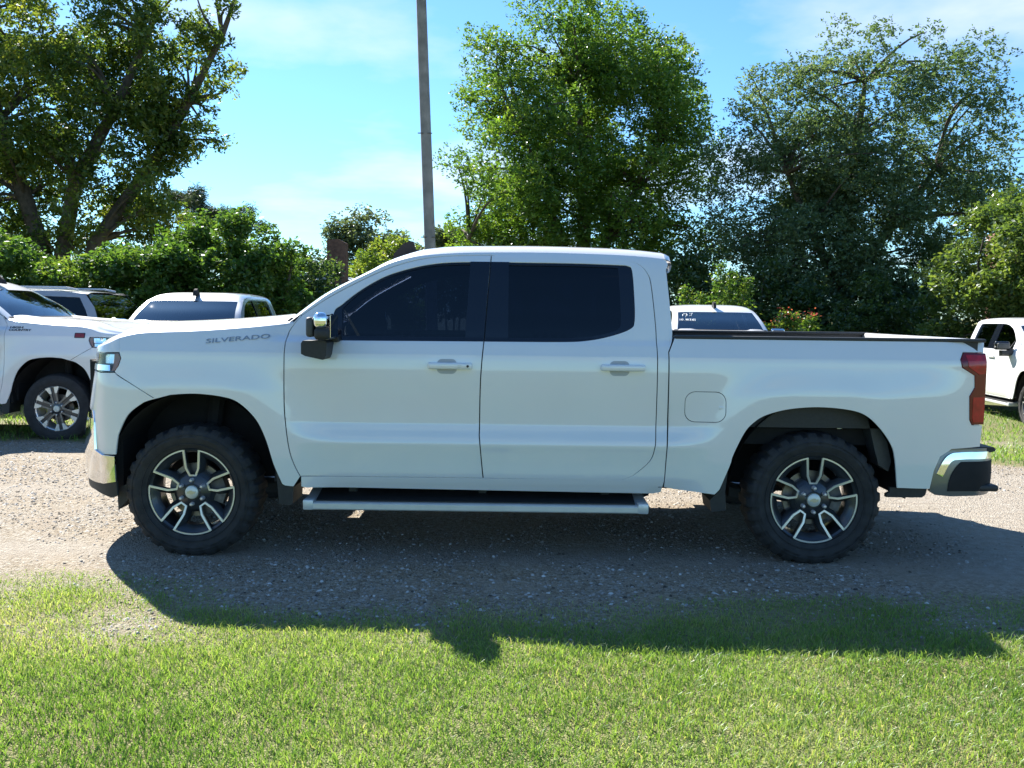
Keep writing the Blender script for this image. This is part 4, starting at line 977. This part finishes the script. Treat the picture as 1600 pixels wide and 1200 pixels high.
# grey-green tree on the right
cl = crown_clumps((12.4, 34, 6.1), (5.2, 4.0, 6.0), 330, .86, R1, .12, -.95)
cl += [(9.0+R1.normal()*1.0, 33.2+R1.normal()*.8, 2.8+R1.normal()*.9, .75) for _ in range(26)]
cl += [(12.6+R1.normal()*2.6, 32.0+R1.normal()*.7, 3.6+R1.normal()*1.2, .75) for _ in range(46)]
make_tree('broadleaf_tree', 'large grey-green tree with glittering small leaves behind the truck bed', 'tree', (12.3, 34.2),
    [([(12.3, 34.2, -.6), (12.2, 34, 2.6), (12.2, 34, 5.4), (12.5, 34, 8), (12.7, 34, 10)], [.36, .31, .24, .15, .07]),
     ([(12.2, 34, 2.2), (10.8, 33.6, 4.6), (9.8, 33.4, 6.6)], [.22, .16, .07]), ([(12.2, 34, 2.6), (13.8, 33.7, 4.8), (15.2, 33.6, 6.8)], [.22, .16, .07])],
    cl, 192000, 'leaf_grey', .135, .07, 3, limbs=.3)
# right-hand edge trees and understorey
def bush(name, label, cat, c, R_, n, rc, nl, leaf, L, Wd, seed, group=None, zmin=-.6, hollow=.3, limbs=.25, updir=.35, stem=None):
    r = np.random.default_rng(seed); z0 = ztop(c[0], c[1]); cz = z0+c[2]
    cl = crown_clumps((c[0], c[1], cz), R_, n, rc, r, hollow, zmin)
    st = [([(c[0]+dx_, c[1], z0-.2), (c[0]+dx_*1.5, c[1], z0+c[2]*.6), (c[0]+dx_*2.5, c[1], cz+R_[2]*.3)], [.06, .05, .03]) for dx_ in (-.3, .05, .3)]
    return make_tree(name, label, cat, (c[0], c[1]), stem or st, cl, nl, leaf, L, Wd, seed+50, group, limbs=limbs, limb_r=.03, updir=updir)
bush('broadleaf_tree', 'olive green tree at the right edge behind the far white truck', 'tree', (13.6, 25.5, 2.6), (2.1, 1.8, 2.9), 80, .55, 40000, 'leaf_olive', .15, .075, 11)
bush('broadleaf_tree', 'low dark tree just left of the far white truck', 'tree', (11.2, 28.5, 1.4), (1.3, 1.2, 1.5), 40, .45, 15000, 'leaf_dark', .14, .07, 12)  # dark leaf colour put in for the shadow at this spot
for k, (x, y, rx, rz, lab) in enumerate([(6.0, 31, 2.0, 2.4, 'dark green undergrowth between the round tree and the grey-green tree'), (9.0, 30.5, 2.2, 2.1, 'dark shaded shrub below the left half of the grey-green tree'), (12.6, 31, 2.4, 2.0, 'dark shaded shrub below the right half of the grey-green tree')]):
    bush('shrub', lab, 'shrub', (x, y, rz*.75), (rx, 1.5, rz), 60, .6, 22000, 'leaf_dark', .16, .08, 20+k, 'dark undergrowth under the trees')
# bright shrubs behind the vehicles on the left
for k, (x, y, rx, h, leaf, nl, lab) in enumerate([
        (-11.6, 20.5, 2.1, 3.2, 'leaf_shrub', 30000, 'blue-green shrub at the left edge below the leaning stems'),
        (-8.4, 21, 1.7, 3.3, 'leaf_shrub', 34000, 'bright green shrub right behind the dark sport utility vehicle'),
        (-6.9, 21.8, 1.3, 3.7, 'leaf_shrub', 24000, 'bright green shrub behind the roof of the silver pickup'),
        (-5.85, 21.2, .95, 3.95, 'leaf_shrub', 20000, 'tallest bright green shrub with a ragged top at the sky gap'),
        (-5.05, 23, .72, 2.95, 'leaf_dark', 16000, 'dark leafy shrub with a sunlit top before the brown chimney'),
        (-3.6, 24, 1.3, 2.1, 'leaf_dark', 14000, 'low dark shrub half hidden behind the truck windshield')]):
    bush('shrub', lab, 'shrub', (x, y, h*.52), (rx, 1.2, h*.50), 60, .40, nl, leaf, .12, .065, 30+k, 'shrubs behind the parked vehicles on the left', hollow=.35)
bush('broadleaf_tree', 'yellow-green turning tree beside the brown chimney', 'tree', (-4.7, 34, 2.3), (1.5, 1.2, 2.1), 40, .5, 13000, 'leaf_yellow', .17, .08, 41)
bush('broadleaf_tree', 'distant grey-green tree left of the utility pole', 'tree', (-8.6, 56, 3.9), (3.3, 2.2, 3.7), 80, .75, 21000, 'leaf_far', .26, .13, 42, limbs=.5)
bush('broadleaf_tree', 'distant pale tree right beside the utility pole', 'tree', (-3.4, 52, 3.5), (2.3, 2, 3.2), 60, .7, 16000, 'leaf_far', .26, .13, 43, limbs=.5)
bush('broadleaf_tree', 'small distant tree low between shrub and chimney', 'tree', (-13.2, 58, 2.6), (3.2, 2, 2.5), 50, .7, 12000, 'leaf_far', .26, .13, 44)
# pines far off
for k, (x, y, h, lab) in enumerate([(-21.2, 60, 8.9, 'taller distant pine with a rounded tuft above the shrubs'), (-18.6, 61, 8.0, 'shorter distant pine beside the taller one')]):
    r = np.random.default_rng(60+k); cl = [(x+r.normal()*.8, y+r.normal()*.7, h-.9+r.normal()*.55, .55) for _ in range(16)]+[(x+r.normal()*.6+.4, y, h-3+r.normal()*.6, .5) for _ in range(8)]
    make_tree('pine_tree', lab, 'tree', (x, y), [([(x, y, -.4), (x+.1, y, h*.5), (x, y, h-.3)], [.25, .2, .06])], cl, 11000, 'needle', .34, .05, 70+k, 'distant pines', limbs=.8)
# crape myrtles
def upright(name, label, x, y, hts, seed, flowers=0):
    r = np.random.default_rng(seed); z0 = ztop(x, y); root = empty(name, (x, y, z0), label=label, cat='shrub', group='crape myrtles between the parked trucks'); tm = MB(); C = []; Fl = []
    for dx_, h in hts:
        p0 = Vector((dx_*.4, 0, 0)); p1 = Vector((dx_, r.normal()*.15, h)); tm.tube([p0, p0.lerp(p1, .5)+Vector((0, 0, .1)), p1], [.025, .02, .006], 6, False)
        for t in np.linspace(.30, 1.0, 26):
            q = p0.lerp(p1, t); sp = .24*(1.08-t)+.05
            C.append(np.array(q)[None]+r.normal(size=(46, 3))*np.array([sp, sp, .05]))
        if flowers: Fl.append(np.array(p1)[None]+r.normal(size=(flowers, 3))*np.array([.10, .10, .07]))
    tm.build('trunk', 'bark', root); link('crown', leaves_mesh('crown', np.concatenate(C), .10, .05, r), 'leaf_shrub', root)
    if flowers: link('blossom', leaves_mesh('blossom', np.concatenate(Fl), .06, .05, r), 'flower', root)
upright('crape_myrtle', 'young bright green shrub with upright spires behind the marked windshield', 4.75, 22, [(-.62, 2.35), (-.2, 2.2), (.2, 2.95), (.52, 2.75), (.85, 2.6)], 81)
upright('crape_myrtle', 'shrub with reddish blossoms right of the marked white truck', 6.45, 21.4, [(-.40, 1.55), (-.15, 1.85), (.08, 1.8), (.30, 1.5), (.50, 1.8)], 82, 34)
# trees across the road behind the photographer, seen only mirrored in the paint
# ------------------------------------------------------------------ pole, shed, steeple, wires
rt = empty('utility_pole', (-1.72, 20, ztop(-1.72, 20)), label='weathered wooden utility pole rising behind the truck roof', cat='utility pole')
pb = MB(); pb.tube([(0, 0, -.3), (-.07, 0, 2.5), (-.24, 0, 6.6), (-.38, 0, 10.2)], [.13, .122, .112, .10], 18); pb.build('shaft', 'pole_wood', rt)
for z_ in (3.2, 5.4): 
    b_ = MB(); b_.tube([(-.035*z_-.165, -.10, z_), (-.035*z_+.14, -.10, z_)], .012, 6); b_.build('bolt', 'cast', rt)
M['shed_wall'] = pm('white_siding', (.70, .71, .70), .7, noise=.08, nscale=5)
M['shed_roof'] = pm('metal_roof', (.48, .49, .50), .45, .3, noise=.1, nscale=4)
M['brown_brick'] = pm('brown_brick', (.13, .065, .045), .9, noise=.35, nscale=12, bump=.5, bscale=20)
sx, sy = -6.6, 31.2; sz_ = ztop(sx, sy)
shed = empty('shed', (sx, sy, sz_), label='white shed with grey metal roof half hidden behind the shrubs', cat='shed')
sw_ = MB(); sw_.box(-2.2, 1.9, -1.4, 2.4, 0, 2.15); sw_.build('wall', 'shed_wall', shed)
for k in range(9):
    sdg = MB(); sdg.box(-2.22, 1.92, -1.425, -1.40, .05+k*.235, .265+k*.235); sdg.build('siding_board', 'shed_wall', shed)
ro = MB(); ro.prism([(-2.45, 2.16), (2.15, 2.16), (2.15, 2.24), (.9, 2.75), (-1.2, 2.75), (-2.45, 2.24)], -1.6, 2.6); ro.build('roof', 'shed_roof', shed)
chm = MB(); chm.prism([(.70, .0), (1.30, .0), (1.30, 3.72), (1.05, 3.85), (.70, 3.82)], -2.05, -1.62); chm.build('chimney', 'brown_brick', shed)
M['copper'] = pm('green_copper', (.10, .22, .20), .6, noise=.2, nscale=3); M['brick'] = pm('church_brick', (.25, .12, .09), .9, noise=.2, nscale=3)
stp = empty('church_steeple', (58.6, 110, -3), label='thin green church spire just showing above the trees at far right', cat='steeple')
s1_ = MB(); s1_.box(-1.6, 1.6, -1.6, 1.6, 0, 14.5); s1_.build('tower', 'brick', stp)
s2_ = MB(); s2_.add([(-.95, -.95, 14.5), (.95, -.95, 14.5), (.95, .95, 14.5), (-.95, .95, 14.5), (0, 0, 22.2)], [(0, 1, 4), (1, 2, 4), (2, 3, 4), (3, 0, 4), (0, 3, 2, 1)]); s2_.build('spire', 'copper', stp, smooth=0)
cs = MB(); cs.box(-.05, .05, -.05, .05, 22.0, 23.2); cs.box(-.35, .35, -.05, .05, 22.6, 22.72); cs.build('finial', 'copper', stp)
M['wire'] = pm('wire', (.03, .03, .03), .6)
for k, (za, lab) in enumerate([(8.35, 'upper thin power line in the sky gap at far right'), (7.35, 'lower thin power line in the sky gap at far right')]):
    w_ = MB(); pts = [(19.0+t*30, 42+t*4, za+t*6-2.2*math.sin(t*PI)*.4) for t in np.linspace(0, 1, 10)]; w_.tube(pts, .018, 5); o = w_.build('power_line', 'wire'); tag(o, lab, 'wire', 'power lines at far right')

# ------------------------------------------------------------------ other parked vehicles
WB_ = wheel_b()
def other(name, label, loc, rz, paintm, wheels_b=False, group='vehicles parked at the back'):
    rm_ = {'white_paint': paintm, 'tinted_glass': M['tint_mid']}
    t = copy_tree(truck, None, rm_, skip=('badge_lettering', 'mud_flap') if not wheels_b else ('badge_lettering',))
    t['label'] = label; t['group'] = group; t.location = (loc[0], loc[1], float(gz(loc[0], loc[1]))); t.rotation_euler = (0, 0, rz)
    if wheels_b:
        for ch in list(t.children):
            if ch.name.startswith('wheel') and not ch.name.startswith(('wheel_liner', 'wheelhouse')):
                n = copy_tree(WB_, t); n.location = ch.location; n.rotation_euler = ch.rotation_euler
                for g in list(ch.children_recursive): bpy.data.objects.remove(g)
                bpy.data.objects.remove(ch)
    t.name = name
    return t
M['tint_mid'] = glass_mat('privacy_glass', (.12, .13, .14))
lt = other('pickup_truck', 'white pickup at the left edge facing right with bright spoked wheels', (-5.30, 11.57), PI, M['white_b'], True)
def bfn(s0, s1, z0, sg):
    def fn(u, v, d):
        s = s1-u if sg > 0 else s0+u
        x, w, z_ = skin(s, z0+v); return (x, sg*(w+.003+d), z_)
    return fn
text_mesh('badge_lettering', 'HIGH', .16, .024, bfn(.37, .53, 1.318, 1), .002, 'badge_dark', lt, .02)
text_mesh('badge_lettering', 'COUNTRY', .26, .024, bfn(.27, .53, 1.288, 1), .002, 'badge_dark', lt, .02)
surf_panel('fender_emblem', rrect(-.36, -.24, 1.215, 1.275, .008), skin, 1, 'badge_dark', lt, off=-.004, edge=.003)
surf_panel('fender_emblem', rrect(-.35, -.25, 1.223, 1.267, .006), skin, 1, 'red_badge', lt, off=-.006, edge=.003)
st_ = other('pickup_truck', 'silver pickup facing the camera with sun glare on its windshield', (-5.15, 13.75), PI/2, M['silver']); st_.location.z = -.16
mt = other('pickup_truck', 'white pickup facing the camera with white writing on its windshield', (3.85, 16.4), PI/2, M['white_b'])
ft = other('pickup_truck', 'white pickup at the far right edge with black mirror, parked on grass', (10.05, 15.9), math.radians(85), M['white_b'])
for ch in ft.children_recursive:
    if ch.name.startswith('mirror_cap'): ch.material_slots[0].link = 'OBJECT'; ch.material_slots[0].material = M['black_gloss']
# handwriting on the middle truck's windscreen: strokes laid on the glass
def ws_pt(xt, v, lift=.006):
    zt = ROOF_T(xt); w = green(xt, zt)[1]-.004; bow = .16-.12*sstep(.6, 1.35, xt)
    return Vector((xt-bow*(1-v*v)-lift, w*v, zt+.050*sstep(.9, 1.5, xt)*math.sqrt(max(0, 1-abs(v)**4))+.012*math.sqrt(max(0, 1-v**6))+lift))
def strokes(lines, v0, xt0, sv, sx, r=.006):
    mb = MB()
    for ln in lines: mb.tube([ws_pt(xt0+b*sx, v0-a*sv*1.0) for a, b in ln], r, 5)
    return mb
# image left = +y of the truck (v positive)
big = [[(0, .2), (.0, .7), (.35, 1), (.8, 1), (1, .7), (.9, .3), (.6, .1)], [(.62, -.25), (.66, -.2)], [(1.5, 1.25), (2.3, 1.3)], [(2.2, 1.3), (1.75, .35)], [(1.45, .35), (2.0, .4)]]
strokes(big, .80, .945, .105, .085, .0065).build('windshield_writing', 'marker', mt)
def glyph(g, ox): return [[(ox+a, b) for a, b in ln] for ln in g]
G_ = {'1': [[(.2, 0), (.2, 1)]], '0': [[(0, .1), (0, .9), (.5, .9), (.5, .1), (0, .1)]], '.': [[(.2, 0), (.24, .05)]], '8': [[(0, .1), (.5, .9), (0, .9), (.5, .1), (0, .1)]], 'K': [[(0, 0), (0, 1)], [(.5, 1), (0, .5), (.5, 0)]], 'T': [[(0, 1), (.5, 1)], [(.25, 1), (.25, 0)]], '6': [[(.5, 1), (0, .5), (0, 0), (.5, 0), (.5, .45), (0, .45)]], 'S': [[(.5, 1), (0, .9), (0, .55), (.5, .45), (.5, .05), (0, 0)]]}
sm_ = []
for i, chh in enumerate('10.8KT6S'): sm_ += glyph(G_[chh], i*.72)
strokes(sm_, .875, .815, .063, .050, .0045).build('windshield_writing', 'marker', mt)

# sport utility vehicle behind, at the left
def make_suv():
    root = empty('sport_utility_vehicle', label='dark grey sport utility vehicle between the left pickup and the shrubs', cat='suv', group='vehicles parked at the back')
    arch = lambda ax: crv([(ax-.47, .42), (ax-.46, .60), (ax-.36, .80), (ax-.15, .90), (ax+.05, .905), (ax+.25, .86), (ax+.40, .72), (ax+.46, .55), (ax+.47, .42)], 4)
    RX = 3.07
    def sk(s, z):
        x, k = plan(s); w = SIDE(z) if z < 1.2 else SIDE(1.2)-.02*(z-1.2)/.1 if z < 1.3 else SIDE(1.2)-.02-(z-1.3)*.33
        if s > 3.6: w -= .05*((s-3.6)/.55)**2
        return x, w*k, z
    for sg in (-1, 1):
        lower = [(-.85, 1.12), (-.85, .50), (-.5, .42)]+arch(0)+arch(RX)+[(3.95, .45), (4.12, .55), (4.16, 1.26), (.62, 1.26), (.45, 1.22), (-.4, 1.16)]
        surf_panel('body_side', lower, sk, sg, 'grey', root, ds=.12, dz=.04)
        up = [(.45, 1.225), (.62, 1.262), (4.16, 1.262), (4.02, 1.62), (3.86, 1.83), (3.4, 1.87), (2.4, 1.89), (1.6, 1.875), (1.2, 1.80)]
        wins = [[(.85, 1.30), (1.55, 1.30), (1.60, 1.80), (1.42, 1.77), (1.22, 1.68)], [(1.66, 1.30), (2.58, 1.30), (2.50, 1.815), (1.70, 1.81)], [(2.70, 1.30), (3.12, 1.30), (2.98, 1.80), (2.62, 1.81)], [(3.30, 1.30), (4.0, 1.31), (3.90, 1.56), (3.78, 1.77), (3.14, 1.79)]]
        surf_panel('cab_frame', up, sk, sg, 'grey', root, holes=wins, ds=.1, dz=.05)
        for w in wins: surf_panel('window_glass', w, sk, sg, 'tint_mid', root, off=.012, edge=0, ds=.2, dz=.1)
        surf_panel('pillar_trim', [(3.15, 1.30), (3.26, 1.30), (3.11, 1.795), (3.02, 1.80)], sk, sg, 'silver', root, off=-.004, edge=.004)
        rr_ = MB(); rr_.tube([(1.5, sg*.70, 1.90), (1.7, sg*.70, 1.935), (3.5, sg*.70, 1.93), (3.7, sg*.70, 1.89)], .018, 6); rr_.build('roof_rail', 'alu', root)
        for ax in (0, RX):
            n = copy_tree(WB_, root); n.location = (ax, sg*.965, .388); n.rotation_euler = (0, 0, 0 if sg < 0 else PI)
            li = MB(); li.box(ax-.5, ax+.5, min(sg*.5, sg*.94), max(sg*.5, sg*.94), .905, .93); li.build('wheel_liner', 'liner', root)
    def xs(x, z, wd, c=.03): return lambda v: (x, wd*v, z+c*math.sqrt(max(0, 1-abs(v)**4)))
    def W(z): return sk(2, z)[1]
    loft_between('roof', [xs(1.2, 1.80, W(1.80)), xs(1.6, 1.872, W(1.87)), xs(2.4, 1.887, W(1.885)), xs(3.4, 1.868, W(1.87)), xs(3.90, 1.825, W(1.83)-.015)], 'grey', root)
    loft_between('rear_window', [xs(3.90, 1.82, W(1.83)-.02, 0), xs(4.02, 1.62, W(1.62)-.04, 0), xs(4.15, 1.27, W(1.27)-.06, 0)], 'tint_mid', root)
    loft_between('tailgate', [xs(4.15, 1.27, .92, 0), xs(4.17, .9, .93, 0), xs(4.14, .5, .93, 0)], 'grey', root)
    loft_between('windshield', [xs(.46, 1.23, W(1.25)-.03, .02), xs(.85, 1.54, W(1.54)-.02), xs(1.2, 1.80, W(1.80)-.01)], 'clear', root)
    loft_between('hood', [xs(.47, 1.22, .96, .04), xs(0, 1.19, .96, .05), xs(-.5, 1.15, .90, .05), xs(-.86, 1.10, .60, .02)], 'grey', root)
    b = MB(); b.rbox(-.86, 4.1, -.88, .88, .40, .60, .05); b.box(-.5, .5, -.5, .5, .6, 1.1); b.box(.5, 4.1, -.5, .5, .6, .9); b.build('chassis', 'liner', root)
    gr = MB(); gr.rbox(-.90, -.80, -.62, .62, .55, 1.08, .03); gr.build('grille', 'black_gloss', root)
    se = MB()
    for x in (1.75, 2.6, 3.3): se.rbox(x, x+.16, -.62, .62, .8, 1.52, .05)
    se.build('seat', 'seat', root); return root
sv = make_suv(); sv.location = (-10.75, 15.6, float(gz(-10, 15.6))); sv.rotation_euler = (0, 0, 0)
WB_root = WB_
for o in list(WB_root.children_recursive): bpy.data.objects.remove(o)
bpy.data.objects.remove(WB_root)
